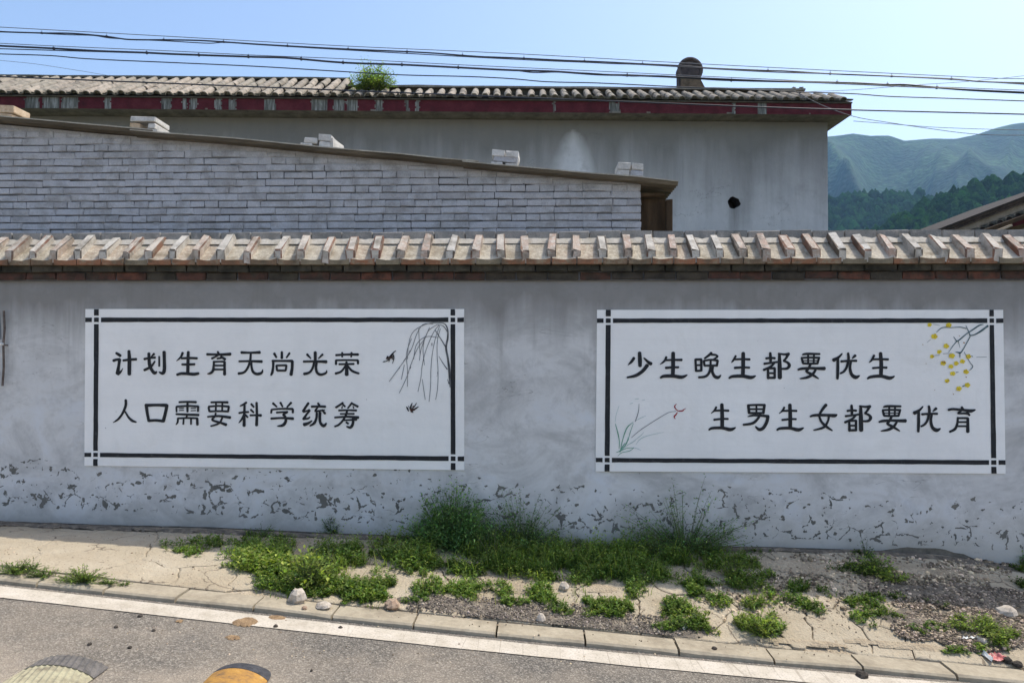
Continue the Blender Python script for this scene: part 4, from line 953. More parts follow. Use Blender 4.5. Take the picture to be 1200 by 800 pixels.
# loose bricks holding the roof down: (px rect of the front face, depth, tilt deg, material, label)
def loose(x0, y0, x1, y1, dep, tilt, mat, label, Yf=5.92, dz=0, gname='loose bricks weighing down the shed roof', yaw=0):
    a, b = at(x0, y1, Yf), at(x1, y0, Yf); wd, h = b.x-a.x, b.z-a.z
    me = worn_box(wd, dep, h, .005, .004, int(x0*7+y0)).mesh('loose_brick', mat)
    M = Matrix.Translation((a.x+wd/2, Yf+dep/2, a.z+h/2+dz)) @ Matrix.Rotation(math.radians(yaw), 4, 'Z') @ Matrix.Rotation(math.radians(tilt), 4, 'Y')
    return put('loose_brick', me, M, None, label=label, cat='brick', group=gname)
B = loose
B(152.5, 136.5, 182, 142.5, .24, 2, M_WHITEBRICK, 'long white brick bridging the top of the leftmost pile on the shed roof')
B(152, 144, 164, 149.5, .11, 4, M_OCHSTONE, 'brown brick stub under the left end of the leftmost pile on the shed roof')
B(173, 144.5, 182, 150.5, .24, 4, M_WHITEBRICK, 'short white brick under the right end of the leftmost pile on the shed roof')
B(153, 150, 184, 153.5, .16, 5, M_WHITEBRICK, 'flat white brick at the foot of the leftmost pile on the shed roof')
B(356.5, 161.5, 372, 167.5, .12, 5, M_WHITEBRICK, 'chipped brick with a dark hole at the left of the second pile')
B(352, 168, 366, 171.5, .12, 5, M_WHITEBRICK, 'thin white brick lying lowest at the left of the second pile')
B(373, 157.5, 388, 165.5, .12, 4, M_WHITEBRICK, 'upper middle white brick of the second pile on the shed roof')
B(373.5, 166, 387, 174.5, .12, 5, M_WHITEBRICK, 'lower middle grey-white brick of the second pile on the shed roof')
B(388.5, 161, 392, 176, .26, 0, M_WHITEBRICK, 'white brick leaning on edge at the right of the second pile', yaw=-6)
B(576.5, 175.5, 591.5, 183, .24, 4, M_WHITEBRICK, 'upper left white brick of the third pile on the shed roof')
B(592.5, 177, 608, 184.5, .24, 4, M_WHITEBRICK, 'upper right white brick of the third pile on the shed roof')
B(578, 183.5, 607, 190, .11, 5, M_SHEDBRICK, 'dark grey brick sandwiched in the middle of the third pile')
B(575, 189.5, 589, 194, .11, 5, M_WHITEBRICK, 'lower left white brick of the third pile beside a dark gap')
B(592.5, 191, 607, 195.5, .11, 5, M_WHITEBRICK, 'lower right white brick of the third pile beside a dark gap')
B(724, 190, 739, 198.5, .24, 3, M_WHITEBRICK, 'upper left white brick of the rightmost pile on the shed roof')
B(740.5, 191.5, 754, 199, .24, 5, M_WHITEBRICK, 'upper right white brick of the rightmost pile on the shed roof')
B(723, 199, 738, 205.5, .12, 5, M_WHITEBRICK, 'lower left brick of the rightmost pile on the shed roof')
B(738.5, 200, 753.5, 206.5, .12, 5, M_SHEDBRICK, 'lower right darker brick of the rightmost pile on the shed roof')
B(-10, 123, 16, 132, .2, 2, M_OCHSTONE, 'broken ochre brick at the left edge on top of the shed roof', gname=None)
B(-8, 132.5, 14, 139, .2, 3, M_OCHSTONE, 'lower ochre brick lump at the left edge of the shed roof', gname=None)

# ================================================================ grey house behind
A0, B0 = at(0, 106, 10.25), at(998, 129, 10.95)
HZ1 = (A0.z+B0.z)/2
dirv = Vector((B0.x-A0.x, B0.y-A0.y, 0)).normalized(); back = Vector((-dirv.y, dirv.x, 0))
HL0 = -2.6; HL = Vector((B0.x-A0.x, B0.y-A0.y, 0)).length
def hp(s, d, z): return Vector((A0.x, A0.y, 0))+dirv*s+back*d+Vector((0, 0, z))
house = empty('house', hp(HL/2, .4, 0), 'large grey rendered house with a maroon eave board and a clay tiled edge', 'house')
FH = at(996, 128.5, B0.y).z-at(996, 141.5, B0.y).z
HZ0 = HZ1-FH
def hbox(mb, s0, s1, d0, d1, z0, z1, mi=0):
    mb.hexa([hp(s0, d0, z0), hp(s1, d0, z0), hp(s1, d1, z0), hp(s0, d1, z0), hp(s0, d0, z1), hp(s1, d0, z1), hp(s1, d1, z1), hp(s0, d1, z1)], mi)
def s_of(px, py, d=0.0):
    p = on_plane(px, py, hp(0, d, 0), back); return (p-Vector((A0.x, A0.y, 0))).dot(dirv), p.z
WD = .34                                   # wall stands back from the eave board
WS_R = s_of(970, 200, WD)[0]
# front wall with a round vent hole
hs, hz = s_of(860, 237.5, WD); hr = 7.2/820*11.2
mb = MB(); zt = HZ0-.004
s0, s1 = hs-.5, hs+.5; za, zb = hz-.5, hz+.5
for a, b, c, d in ((HL0, s0, -.3, zt), (s1, WS_R, -.3, zt), (s0, s1, -.3, za), (s0, s1, zb, zt)):
    mb.poly([hp(a, WD, c), hp(b, WD, c), hp(b, WD, d), hp(a, WD, d)])
N = 24; rr = random.Random(4); sq = []; cr = []
for k in range(N):
    q = 2*math.pi*(k+.5)/N; c, s = math.cos(q), math.sin(q); m = max(abs(c), abs(s)); sq.append((hs+.5*c/m, hz+.5*s/m))
    e = hr*(1+rr.uniform(-.12, .12)); cr.append((hs+e*c*1.05, hz+e*s*.92))
corner = [(hs+.5*i, hz+.5*j) for i, j in ((1, 1), (-1, 1), (-1, -1), (1, -1))]
for k in range(N):
    a, b = sq[k], sq[(k+1) % N]; ca, cb = cr[k], cr[(k+1) % N]
    ring = [hp(a[0], WD, a[1])]
    for co in corner:
        if abs((co[0]-a[0])) < .15 and abs(co[1]-a[1]) < .15 and abs(co[0]-b[0]) < .15 and abs(co[1]-b[1]) < .15: ring.append(hp(co[0], WD, co[1]))
    ring += [hp(b[0], WD, b[1]), hp(cb[0], WD, cb[1]), hp(ca[0], WD, ca[1])]
    mb.poly(list(reversed(ring)))
    mb.poly([hp(ca[0], WD, ca[1]), hp(cb[0], WD, cb[1]), hp(cb[0], WD+.3, cb[1]), hp(ca[0], WD+.3, ca[1])], 1)
mb.poly([hp(c[0], WD+.3, c[1]) for c in cr], 1)
mb.build('front_wall', [M_HOUSE, M_SOOT], house)
mb = MB()
for a, b, d0, d1 in ((WS_R-.02, WS_R, WD, 6.5), (HL0, HL0+.2, WD+.01, 6.5)):
    mb.poly([hp(b, d0, -.3), hp(b, d1, -.3), hp(b, d1, zt), hp(b, d0, zt)])
hbox(mb, HL0, WS_R-.02, 6.3, 6.5, -.3, zt); mb.build('side_wall', M_HOUSE, house)
# eave slab: maroon board in front, concrete soffit
mb = MB(); hbox(mb, HL0, HL-.012, .022, 6.8, HZ0+.004, HZ1-.004); mb.build('eave_slab', M_CONC, house)
peel = [(0, 0, 0)]
mb = MB(); bare = [(29, 46), (50, 70), (72, 92), (122, 130), (189, 201), (214, 219), (222, 231), (252, 260), (268, 277), (310, 323), (365, 384), (391, 404), (406, 419), (440, 449), (475, 479), (487, 491), (648, 651), (714, 726), (858, 862), (888, 899)]
bs = [(s_of(a, 118)[0], s_of(b, 118)[0]) for a, b in bare]
S = frange(HL0, HL, .02); NZ = 7
for a, b in zip(S, S[1:]):
    for k in range(NZ):
        z0, z1 = lerp(HZ0, HZ1, k/NZ), lerp(HZ0, HZ1, (k+1)/NZ); m = 0
        for i, (u, v) in enumerate(bs):
            j = .022*mn.noise(Vector((i*3.1, k*1.7, 0)))
            if u+j < (a+b)/2 < v+j and k < NZ-(mn.noise(Vector((a*9, 0, 0))) > .42): m = 1
        if k == 0 and mn.noise(Vector((a*4, 3, 0))) > .38: m = 2
        dd = .004 if m else 0
        mb.poly([hp(a, dd, z0), hp(b, dd, z0), hp(b, dd, z1), hp(a, dd, z1)], m)
mb.poly([hp(HL, 0, HZ0), hp(HL, 6.8, HZ0), hp(HL, 6.8, HZ1), hp(HL, 0, HZ1)])
mb.poly([hp(HL0, .02, HZ0), hp(HL, .02, HZ0), hp(HL, 0, HZ0), hp(HL0, 0, HZ0)], 2)
mb.build('eave_board', [M_REDPAINT, M_BARE, M_CONC], house)
# tiled skirt: cover tiles and pan tiles, each its own piece
STEP = s_of(399, 100, .3)[0]; RE = s_of(936, 108, .8)[0]
TS0, TSL = math.radians(27), math.radians(31); TS = TS0; ZT = HZ1+.035
def run(s):
    if s < STEP: return 1.16
    if s > RE: return max(.26, .66-(s-RE)*.62)
    return .66
mb = MB()
for a, b in zip(frange(HL0, HL, .15), frange(HL0, HL, .15)[1:]):
    L = min(run(a+.001), run(b-.001)) if abs(a-STEP) > .16 else run(a)
    TS = TSL if (a+b)/2 < STEP else TS0
    c, s_ = L*math.cos(TS), L*math.sin(TS)
    mb.hexa([hp(a, -.03, HZ1), hp(b, -.03, HZ1), hp(b, c+.02, HZ1), hp(a, c+.02, HZ1), hp(a, -.03, ZT-.02), hp(b, -.03, ZT-.02), hp(b, c, ZT+s_-.02), hp(a, c, ZT+s_-.02)])
mb.build('tile_bed', M_TILEBED, house)
def half_barrel(r0, r1, L, th, inv=False, seed=0):
    mb = MB(); n = 8; r = random.Random(seed); rows = []
    for j, (rr_, y) in enumerate(((r0, 0), ((r0+r1)/2, L/2), (r1, L))):
        for k in range(n+1):
            q = math.pi*k/n; e = r.uniform(-.002, .002)
            mb.v.append(((rr_+e)*math.cos(q), y+(r.uniform(-.004, .004) if j == 0 else 0), (rr_+e)*math.sin(q)*(-.62 if inv else 1)))
    for j in range(2):
        for k in range(n):
            a = j*(n+1)+k; f = (a, a+1, a+n+2, a+n+1); mb.f.append(f if inv else tuple(reversed(f))); mb.m.append(0)
    b = len(mb.v)
    for k in range(n+1):                       # thickness ring + recessed dark end
        q = math.pi*k/n; mb.v.append(((r0-th)*math.cos(q), 0, (r0-th)*math.sin(q)*(-.62 if inv else 1)))
    for k in range(n):
        f = (k, b+k, b+k+1, k+1); mb.f.append(f if inv else tuple(reversed(f))); mb.m.append(0)
    d = len(mb.v)
    for k in range(n+1):
        q = math.pi*k/n; mb.v.append(((r0-th)*math.cos(q), .03, (r0-th)*math.sin(q)*(-.62 if inv else 1)))
    for k in range(n): mb.f.append((b+k, d+k, d+k+1, b+k+1)); mb.m.append(1)
    mb.f.append(tuple(range(d, d+n+1))); mb.m.append(1)
    return mb
PT = (s_of(795, 118, 0)[0]-s_of(660, 115, 0)[0])/10.0
cov = [half_barrel(.060, .050, .44, .012, seed=k).mesh('roof_tile', [M_TILE, M_TILEDARK], smooth=False) for k in range(4)]
pan_ = [half_barrel(.052, .052, .40, .010, True, k+9).mesh('eave_tile', [M_TILEDARK, M_TILEDARK]) for k in range(3)]
RotH = Matrix.Rotation(math.atan2(dirv.y, dirv.x), 4, 'Z')
rt = random.Random(9); s = s_of(660, 110, 0)[0]; s -= PT*math.floor((s-HL0)/PT)-0
s += .05; s_first = s_of(0, 105, 0)[0]-1.2
while s < HL-.02:
    TS = TSL if s < STEP else TS0
    nseg = 3 if run(s) > 1 else (2 if run(s) > .6 else 1)
    if s > s_first:
        for k in range(nseg):
            L = run(s)/nseg
            off = k*L
            M = Matrix.Translation(hp(s+rt.uniform(-.008, .008), off*math.cos(TS)-.055+rt.uniform(-.012, .012), ZT+off*math.sin(TS)+.004*(k == 0)-.010+rt.uniform(-.006, .006))) @ RotH @ Matrix.Rotation(rt.uniform(-.05, .05), 4, 'Z') @ Matrix.Rotation(TS+.02, 4, 'X') @ Matrix.Diagonal((1, (L+.05)/.44, 1, 1))
            put('roof_tile', cov[rt.randrange(4)], M, house)
        if s+PT/2 < HL-.02:
            M = Matrix.Translation(hp(s+PT/2, -.075+rt.uniform(-.015, .01), ZT+.015+rt.uniform(-.006, .004))) @ RotH @ Matrix.Rotation(TS*.8, 4, 'X')
            put('eave_tile', pan_[rt.randrange(3)], M, house)
    s += PT
# ridge caps
def ridge(sa, sb, L, h0, h1, d0=-.05, d1=.25, mat=M_CONC):
    mb = MB(); S = frange(sa, sb, .3); TS = TSL if sb <= STEP+.01 else TS0
    for a, b in zip(S, S[1:]):
        y = L*math.cos(TS); z = ZT+L*math.sin(TS); e = [.012*mn.noise(Vector((q*1.5, 0, 7))) for q in (a, b)]
        mb.hexa([hp(a, y+d0, z+h0), hp(b, y+d0, z+h0), hp(b, y+d1, z+h0), hp(a, y+d1, z+h0), hp(a, y+d0, z+h1+e[0]), hp(b, y+d0, z+h1+e[1]), hp(b, y+d1, z+h1+e[1]), hp(a, y+d1, z+h1+e[0])])
    return mb.build('ridge_cap', mat, house)
TS = TS0
ridge(HL0, STEP, 1.16, .055, .085, -.04, .3, M_TILEDARK); ridge(HL0, STEP-.01, 1.16, -.1, .055, .05, .28)
ridge(STEP, RE, .66, .075, .105, -.05, .3, M_CONC); ridge(STEP, RE-.01, .66, -.1, .075, .03, .28, M_TILEBED)
# little end ornaments of the ridge
for px in (927, 936):
    sx = s_of(px, 106, .7)[0]; me = worn_box(.07, .12, .075, .02, .01, px).mesh('ridge_end', M_CONC)
    put('ridge_end', me, Matrix.Translation(hp(sx, .66*math.cos(TS)+.05, ZT+.66*math.sin(TS)+.115)) @ RotH @ Matrix.Rotation(.3, 4, 'Y'), house)
# flat roof behind the skirt
mb = MB(); hbox(mb, HL0, RE, 1.0, 6.8, HZ1, HZ1+.30); mb.build('flat_roof', M_CONC, house)
# chimney cowl
cs, cz = s_of(808.5, 84, 1.25); cr_ = 13.3/820*12.15
cowl = empty('chimney_cowl', hp(cs, 1.25, HZ1+.35), 'dark round-topped chimney cowl above the tiled roof edge', 'chimney')
mb = MB(); n = 28; prof = []
zb0 = ZT+.2; zc = at(808.5, 84.5, 12.15).z
for k in range(n+1):
    q = math.pi*k/n; prof.append((cr_*math.cos(q), zc+cr_*math.sin(q)))
prof = [(cr_*.93, zb0), (cr_*.93, zc-cr_*.25)]+prof+[(-cr_*.93, zc-cr_*.25), (-cr_*.93, zb0)]
def arch(mb, sc_, d, mi=0): return [hp(cs+a*sc_, d, (b-zc)*(sc_ if b > zc else 1)+zc) for a, b in prof]
o1 = arch(mb, 1, 1.25); o2 = arch(mb, 1, 1.45); i1 = arch(mb, .88, 1.25); i2 = arch(mb, .88, 1.31)
for k in range(len(prof)-1):
    mb.poly([o1[k], o1[k+1], o2[k+1], o2[k]]); mb.poly([o1[k], i1[k], i1[k+1], o1[k+1]]); mb.poly([i1[k], i2[k], i2[k+1], i1[k+1]])
mb.poly(list(reversed(i2))); mb.poly(o2)
mb.build('cowl_shell', M_SOOT, cowl)
mb = MB(); RR = cr_*1.0; ring_ = [(cs+RR*math.cos(q*math.pi/16), zc+RR*math.sin(q*math.pi/16)) for q in range(33)]
mb.tube([hp(a, 1.235, b) for a, b in ring_], .028, 6, caps=False); mb.build('pot_rim', m_simple('dusty_clay_rim', [(.3, (.05, .042, .042)), (.7, (.11, .092, .086))], 12), cowl)
mb = MB(); mb.poly([hp(cs+RR*math.cos(q*math.pi/12), 1.243, zc+RR*math.sin(q*math.pi/12)) for q in range(24)]); mb.build('pot_mouth', M_SOOT, cowl)
mb = MB(); bz = at(808, 93, 12.1).z
hbox(mb, cs-cr_*.84, cs+cr_*.86, 1.20, 1.30, zb0, bz); mb.build('cowl_base', M_SOOTB, cowl)
mb = MB(); a = [hp(cs+cr_*.8, 1.28, zb0), hp(cs+cr_*2.7, 1.28, zb0), hp(cs+cr_*1.0, 1.28, bz), hp(cs+cr_*.8, 1.28, bz)]
b = [p+back*.2 for p in a]
mb.poly(list(reversed(a))[::-1]); mb.poly(b[::-1])
for k in range(4): mb.poly([a[k], b[k], b[(k+1) % 4], a[(k+1) % 4]])
mb.build('mortar_buttress', M_SOOTB, cowl)

# ================================================================ neighbour's gable roof on the right
nb = empty('neighbour_house', (9, 10, 0), 'neighbouring house at the right edge showing its sloping verge of brown tiles', 'house')
NY = 10.0
def slant(pts_a, pts_b, y0, y1, mat, nm, thick=None):
    """band between two pixel polylines on plane NY, given real depth"""
    mb = MB(); A = [at(px, py, y0) for px, py in pts_a]; Bq = [at(px, py, y0) for px, py in pts_b]; dv = Vector((0, y1-y0, 0))
    for k in range(len(A)-1):
        mb.hexa([Bq[k], Bq[k+1], Bq[k+1]+dv, Bq[k]+dv, A[k], A[k+1], A[k+1]+dv, A[k]+dv])
    return mb.build(nm, mat, nb)
top = [(1060, 284), (1087, 273), (1108, 265), (1150, 249), (1200, 230), (1300, 192)]
def sh(d, k=1.0): return [(x+d*.25, y+d*k) for x, y in top]
slant(top, sh(1.6), NY-.02, NY+3, m_simple('pale_verge_edge', [(.3, (.025, .02, .017)), (.7, (.06, .05, .04))], 14), 'verge_cap')
slant(sh(1.9), sh(4.4), NY+.01, NY+3, M_VERGE, 'verge_tile'); slant(sh(4.8), sh(7.4), NY+.03, NY+3, M_VERGE, 'verge_tile')
slant(sh(7.6), sh(18), NY+.10, NY+2.8, M_TAN, 'gable_band')
# row of dark tile ends beneath the band
for k in range(16):
    px = 1120+k*10.5; py = interp(top, px)+21
    p = at(px, py, NY-.1); me = half_barrel(.055, .055, .5, .012, seed=k).mesh('roof_tile', [M_TILEDARK, M_SOOT])
    put('roof_tile', me, Matrix.Translation(p) @ Matrix.Rotation(-.36, 4, 'Y'), nb)
slant(sh(23), sh(28), NY-.25, NY+2.6, M_VERGE, 'lower_eave')
slant([(1090, 292), (1200, 252), (1300, 215)], [(1092, 296), (1202, 256), (1302, 219)], NY-.40, NY-.3, M_WOOD, 'rafter')
slant([(1160, 272.5), (1186, 262.5)], [(1161, 275), (1187, 264.8)], NY-.5, NY-.45, M_TAN, 'pale_pole')
slant([(1186, 258), (1200, 254), (1260, 236)], [(1186, 266), (1200, 262), (1260, 244)], NY-.28, NY-.24, M_REDPAINT, 'red_board')
slant([(1110, 300), (1200, 268), (1300, 232)], [(1112, 304), (1202, 271), (1302, 236)], NY-.40, NY-.3, M_TILEDARK, 'rafter')
mb = MB(); X0, X1 = at(1130, 300, NY).x, at(1420, 300, NY).x
zA, zB = at(1130, 280, NY+.2).z, at(1420, 168, NY+.2).z
mb.hexa([(X0, NY+.25, -.5), (X1, NY+.25, -.5), (X1, NY+2.7, -.5), (X0, NY+2.7, -.5), (X0, NY+.25, zA), (X1, NY+.25, zB), (X1, NY+2.7, zB), (X0, NY+2.7, zA)])
mb.build('gable_wall', M_SOOTB, nb)

# ================================================================ overhead cables
def cable(name, pts, r, Y, mat, label, n=6, extend=True, clips=None, sub=5):
    P = [(a, b) for a, b in pts]
    if extend:
        (x0, y0), (x1, y1) = P[0], P[1]
        P = [(x0-1100, y0-(y1-y0)/(x1-x0)*1100)]+P
        (x0, y0), (x1, y1) = P[-2], P[-1]; P = P+[(x1+1400, y1+(y1-y0)/(x1-x0)*1400)]
    Q = []
    for i in range(len(P)-1):
        p0, p1, p2, p3 = P[max(i-1, 0)], P[i], P[i+1], P[min(i+2, len(P)-1)]
        for k in range(sub):
            t = k/sub; u = lerp(p1[0], p2[0], t)
            m1 = (p2[1]-p0[1])/max(1e-6, p2[0]-p0[0]); m2 = (p3[1]-p1[1])/max(1e-6, p3[0]-p1[0]); dx = p2[0]-p1[0]
            y = (2*t**3-3*t**2+1)*p1[1]+(t**3-2*t**2+t)*m1*dx+(-2*t**3+3*t**2)*p2[1]+(t**3-t**2)*m2*dx
            Q.append((u, y))
    Q.append(P[-1])
    W = [at(x, y, Y) for x, y in Q]; mb = MB(); mb.tube(W, r, n)
    mid = W[len(W)//2]; o = mb.build(name, mat, None, loc=mid, smooth=True, label=label, cat='cable', group='cables strung above the wall')
    for cx in (clips or []):
        cy = interp(Q, cx); c = at(cx, cy, Y); m2 = MB(); m2.tube([c-Vector((.009, 0, 0)), c+Vector((.009, 0, 0))], r*1.6, 6); m2.tube([c, c+Vector((0, 0, .035))], .0025, 4)
        m2.build('cable_clip', M_CABLE, o)
    return o
YC = 8.2; px_ = YC/820
cable('power_cable', [(0, 32), (200, 43), (400, 54), (600, 63), (800, 74), (1000, 84), (1170, 92), (1200, 92.5)], .0042, YC, M_STEEL, 'thin steel wire, topmost of the cables against the sky')
cable('power_cable', [(0, 37.5), (50, 39), (85, 39.5), (125, 43), (150, 46.5), (200, 47), (240, 48), (300, 52), (400, 57.5), (500, 62), (560, 66.5), (600, 68), (660, 71), (700, 72.5), (760, 75.5), (800, 77.5), (830, 80), (900, 83), (920, 83.5), (970, 86.5), (1045, 89.5), (1120, 93), (1145, 95.5), (1200, 97.5)], .0085, YC-.01, M_CABLE, 'upper thick black cable clipped below the topmost wire', clips=[49, 125, 192, 262, 337, 408, 477, 542, 614, 685, 753, 900, 973, 1045, 1115])
cable('power_cable', [(50, 39.5), (80, 41), (110, 42), (130, 45), (200, 48.5), (245, 51), (262, 50), (300, 52.5), (400, 58.5), (560, 67.5), (640, 71.5), (690, 73.5), (720, 75), (740, 75.5), (770, 77), (900, 84.5), (1000, 87.5), (1100, 92.5), (1200, 99)], .0055, YC-.03, M_CABLE, 'slim black cable twisting round the upper thick cable')
cable('power_cable', [(0, 51), (60, 54), (200, 60), (300, 65), (400, 69), (535, 76), (600, 79), (740, 85.5), (800, 88.5), (900, 93), (1000, 98), (1100, 102), (1200, 106)], .0042, YC+.05, M_STEEL, 'thin steel wire just above the lower thick cable')
cable('power_cable', [(0, 54), (62, 57), (115, 60), (170, 62), (200, 63.5), (300, 67), (335, 68), (400, 73.5), (470, 76), (540, 79.5), (600, 82.5), (650, 84), (700, 87.5), (740, 88.5), (800, 91), (850, 94), (1000, 97.5), (1040, 99.5), (1060, 99.5), (1100, 103), (1140, 106), (1200, 109)], .0115, YC+.04, M_CABLE, 'lower thick black cable, heaviest of the overhead bundle', clips=[63, 172, 233, 291, 353, 402, 471, 537, 735, 857, 981, 1040, 1098])
cable('power_cable', [(120, 61), (170, 62.5), (280, 66), (340, 68.5), (400, 73), (600, 82.5), (625, 85.3), (650, 84.8), (690, 86), (740, 89.5), (770, 89), (800, 90.5), (1000, 99), (1060, 101.7), (1100, 103.5), (1200, 108)], .006, YC+.02, M_CABLE, 'slim black cable looping beside the lower thick cable')
cable('power_cable', [(0, 63.5), (60, 65.5), (100, 69), (200, 73.5), (300, 78), (400, 84), (470, 88), (550, 90), (600, 92.5), (640, 96), (700, 97.5), (795, 102), (860, 104.5), (940, 108), (1000, 110), (1040, 113), (1100, 115), (1200, 118.5)], .0065, YC+.1, M_CABLE, 'single black cable running just above the tiled roof ridge')
cable('power_cable', [(0, 71), (40, 75), (80, 81), (105, 85), (170, 97), (230, 112)], .0038, 13.5, M_STEEL, 'faint thin wire dropping behind the left end of the tiled roof')
cable('power_cable', [(0, 90), (200, 98), (400, 106), (550, 112), (700, 118), (800, 122), (900, 126), (1000, 129), (1100, 131.5), (1200, 134)], .0095, 9.4, M_CABLE, 'black cable crossing in front of the roof tiles of the grey house')
cable('power_cable', [(930, 106), (960, 122), (1000, 136.5), (1040, 143.5), (1080, 149.5), (1140, 157), (1200, 158.5), (1500, 150), (2300, 90)], .0045, 9.7, M_STEEL, 'thin slack wire falling from the roof corner towards the hills', extend=False)
cable('power_cable', [(1000, 142), (1040, 145), (1100, 149.5), (1200, 152.5), (1500, 157), (2300, 140)], .004, 9.8, M_STEEL, 'fine wire level above the hilltop at the right edge', extend=False)
cable('power_cable', [(940, 108), (1000, 105.5), (1050, 101.5), (1080, 99.3), (1130, 96), (1200, 89), (1500, 52), (2300, -60)], .0035, 9.9, M_STEEL, 'fine wire rising to the right across the other cables', extend=False)

# ================================================================ hills and woods
def prof_fn(pts, D, tilt=0):
    P = [(at(px, py, D).x, at(px, py, D).z) for px, py in pts]
    return P
D1 = 1250.0
far = prof_fn([(300, 200), (600, 190), (800, 175), (900, 168), (940, 164), (970, 160), (1000, 156.5), (1020, 159.5), (1042, 159), (1060, 165), (1090, 162.5), (1120, 163), (1145, 157.5), (1165, 151), (1185, 145.5), (1200, 143.5), (1240, 141), (1300, 150), (1400, 170), (1700, 190)], D1)
def m_hill(name, a, b, sc_):
    g = NG(name); n = g.noise(sc_, 6, .65); f = g.noise(sc_*9, 5, .7); v = g.voro(sc_*16)
    c = g.mix(g.ramp(n, [(.40, 0.0), (.60, 1.0)]), a, b); c = g.mix(.75, c, g.ramp(f, [(.35, .05), (.65, .9)]), 'OVERLAY')
    c = g.mix(g.math('MULTIPLY', g.ramp(v, [(.2, 0.0), (.8, 1.0)]), .5), c, tuple(k*.5 for k in a))
    return g.out(c, 1, g.bump(g.math('MULTIPLY', v, -1.0), .6, 3))
M_HILL = m_hill('distant_wooded_slope', (.006, .024, .014), (.042, .085, .034), .009)
M_HILL2 = m_hill('near_wooded_slope', (.006, .022, .009), (.014, .040, .012), .03)
def hill(name, P, D, depth, front, mat, amp, nx, ny, x0, x1, zb=-30, **kw):
    mb = MB(); X = [lerp(x0, x1, i/nx) for i in range(nx+1)]
    for j in range(ny+1):
        t = j/ny                                  # 0 foot, 0.7 ridge, 1 behind
        for x in X:
            top = interp(P, x)
            if t <= .7: u = t/.7; y = D-front*(1-u); h = lerp(zb, top, u**.95)
            else: u = (t-.7)/.3; y = D+depth*u; h = lerp(top, zb, u)
            w_ = math.sin(math.pi*min(1, t/.7)) if t < .7 else 0
            r_ = ((1-abs(mn.noise(Vector((x*.0052+y*.0012, y*.0010, 3)))*2.4))*1.7-.6+(1-abs(mn.noise(Vector((x*.016-y*.004, y*.003, 9)))*2.2))*.45)*amp*w_ + mn.fractal(Vector((x*.016, y*.012, 1)), 1, 2, 4)*amp*.16*(w_+.12)
            sc_ = y/D if t <= .7 else 1
            cre = mn.fractal(Vector((x*.05, y*.04, 7)), 1, 2, 3)*amp*.05
            mb.v.append((x*sc_, y, h+r_*.55))
    n = nx+1
    for j in range(ny):
        for i in range(nx): mb.f.append((j*n+i, j*n+i+1, (j+1)*n+i+1, (j+1)*n+i)); mb.m.append(0)
    return mb.build(name, mat, smooth=True, kind='structure', **kw)
hill('far_hill', far, D1, 500, 560, M_HILL, 85, 460, 150, -300, 1700)
D2 = 560.0
mid = prof_fn([(700, 262), (850, 250), (960, 241), (1000, 231), (1030, 226), (1060, 230), (1090, 234), (1130, 240), (1200, 236), (1300, 240), (1500, 255), (2200, 270)], D2)
hill('wooded_hill', mid, D2, 120, 160, M_HILL2, 10, 150, 40, 40, 620, zb=-15)
D3 = 330.0
near = prof_fn([(930, 300), (1010, 285), (1040, 270), (1060, 257), (1090, 242), (1120, 231), (1150, 222), (1180, 216), (1200, 211), (1300, 190), (1450, 170), (1800, 160), (2200, 200), (2700, 290)], D3)
hill('wooded_spur', near, D3, 90, 90, M_HILL2, 4, 200, 30, 130, 900, zb=-12)
# canopy of the two nearer slopes
def tree_mesh(mb, p, h, r_, seed, rr):
    """small ragged crown: displaced stacked rings, dark and light clumps"""
    n = 7; rings = 4; con = rr.random() < .45
    tone = rr.uniform(.6, 1.3); yel = rr.uniform(.8, 1.25)
    vs = []
    for j in range(rings):
        t = j/(rings-1)
        rad = r_*((1-t)*1.05+.12 if con else math.sin(math.pi*(.22+.70*t))*1.0)
        for k in range(n):
            q = 2*math.pi*k/n+rr.uniform(-.25, .25); e = rr.uniform(.65, 1.25)
            vs.append((p.x+math.cos(q)*rad*e, p.y+math.sin(q)*rad*e, p.z+h*(.15+.75*t)+rr.uniform(-.10, .10)*h))
    b = len(mb.v); mb.v += vs; mb.v.append((p.x+rr.uniform(-.1, .1)*r_, p.y, p.z+h)); top_ = len(mb.v)-1
    for j in range(rings-1):
        for k in range(n):
            a = b+j*n+k; c = b+j*n+(k+1) % n; tt = tone*rr.uniform(.8, 1.15)
            mb.f.append((a, c, c+n, a+n)); mb.m.append(0); mb.c.append((tt*yel, tt, tt*.8))
    for k in range(n):
        tt = tone*rr.uniform(.9, 1.25); mb.f.append((b+(rings-1)*n+k, b+(rings-1)*n+(k+1) % n, top_)); mb.m.append(0); mb.c.append((tt*yel, tt, tt*.8))
rr = random.Random(77)
def wood(name, P, D, front, zb, x0, x1, count, hh, label=None):
    mb = MB()
    for i in range(count):
        x = rr.uniform(x0, x1); u = rr.uniform(.05, 1)**.7; topz = interp(P, x); y = D-front*(1-u); z = lerp(zb, topz, u**.95)
        if name == 'forest' and u > .55 and u < .9 and mn.noise(Vector((x*.03, u*3, 0))) > .38: continue
        h = hh*(rr.uniform(.45, 1.0) if rr.random() < .6 else rr.uniform(.9, 1.7)); tree_mesh(mb, Vector((x*(y/D), y, z-.1*h)), h, h*rr.uniform(.38, .58), i, rr)
    return mb.build(name, M_FOREST, smooth=True, kind='stuff')
wood('forest', near, D3, 90, -12, 150, 860, 14000, 5.0)
wood('distant_forest', mid, D2, 160, -15, 110, 620, 8000, 6.0)

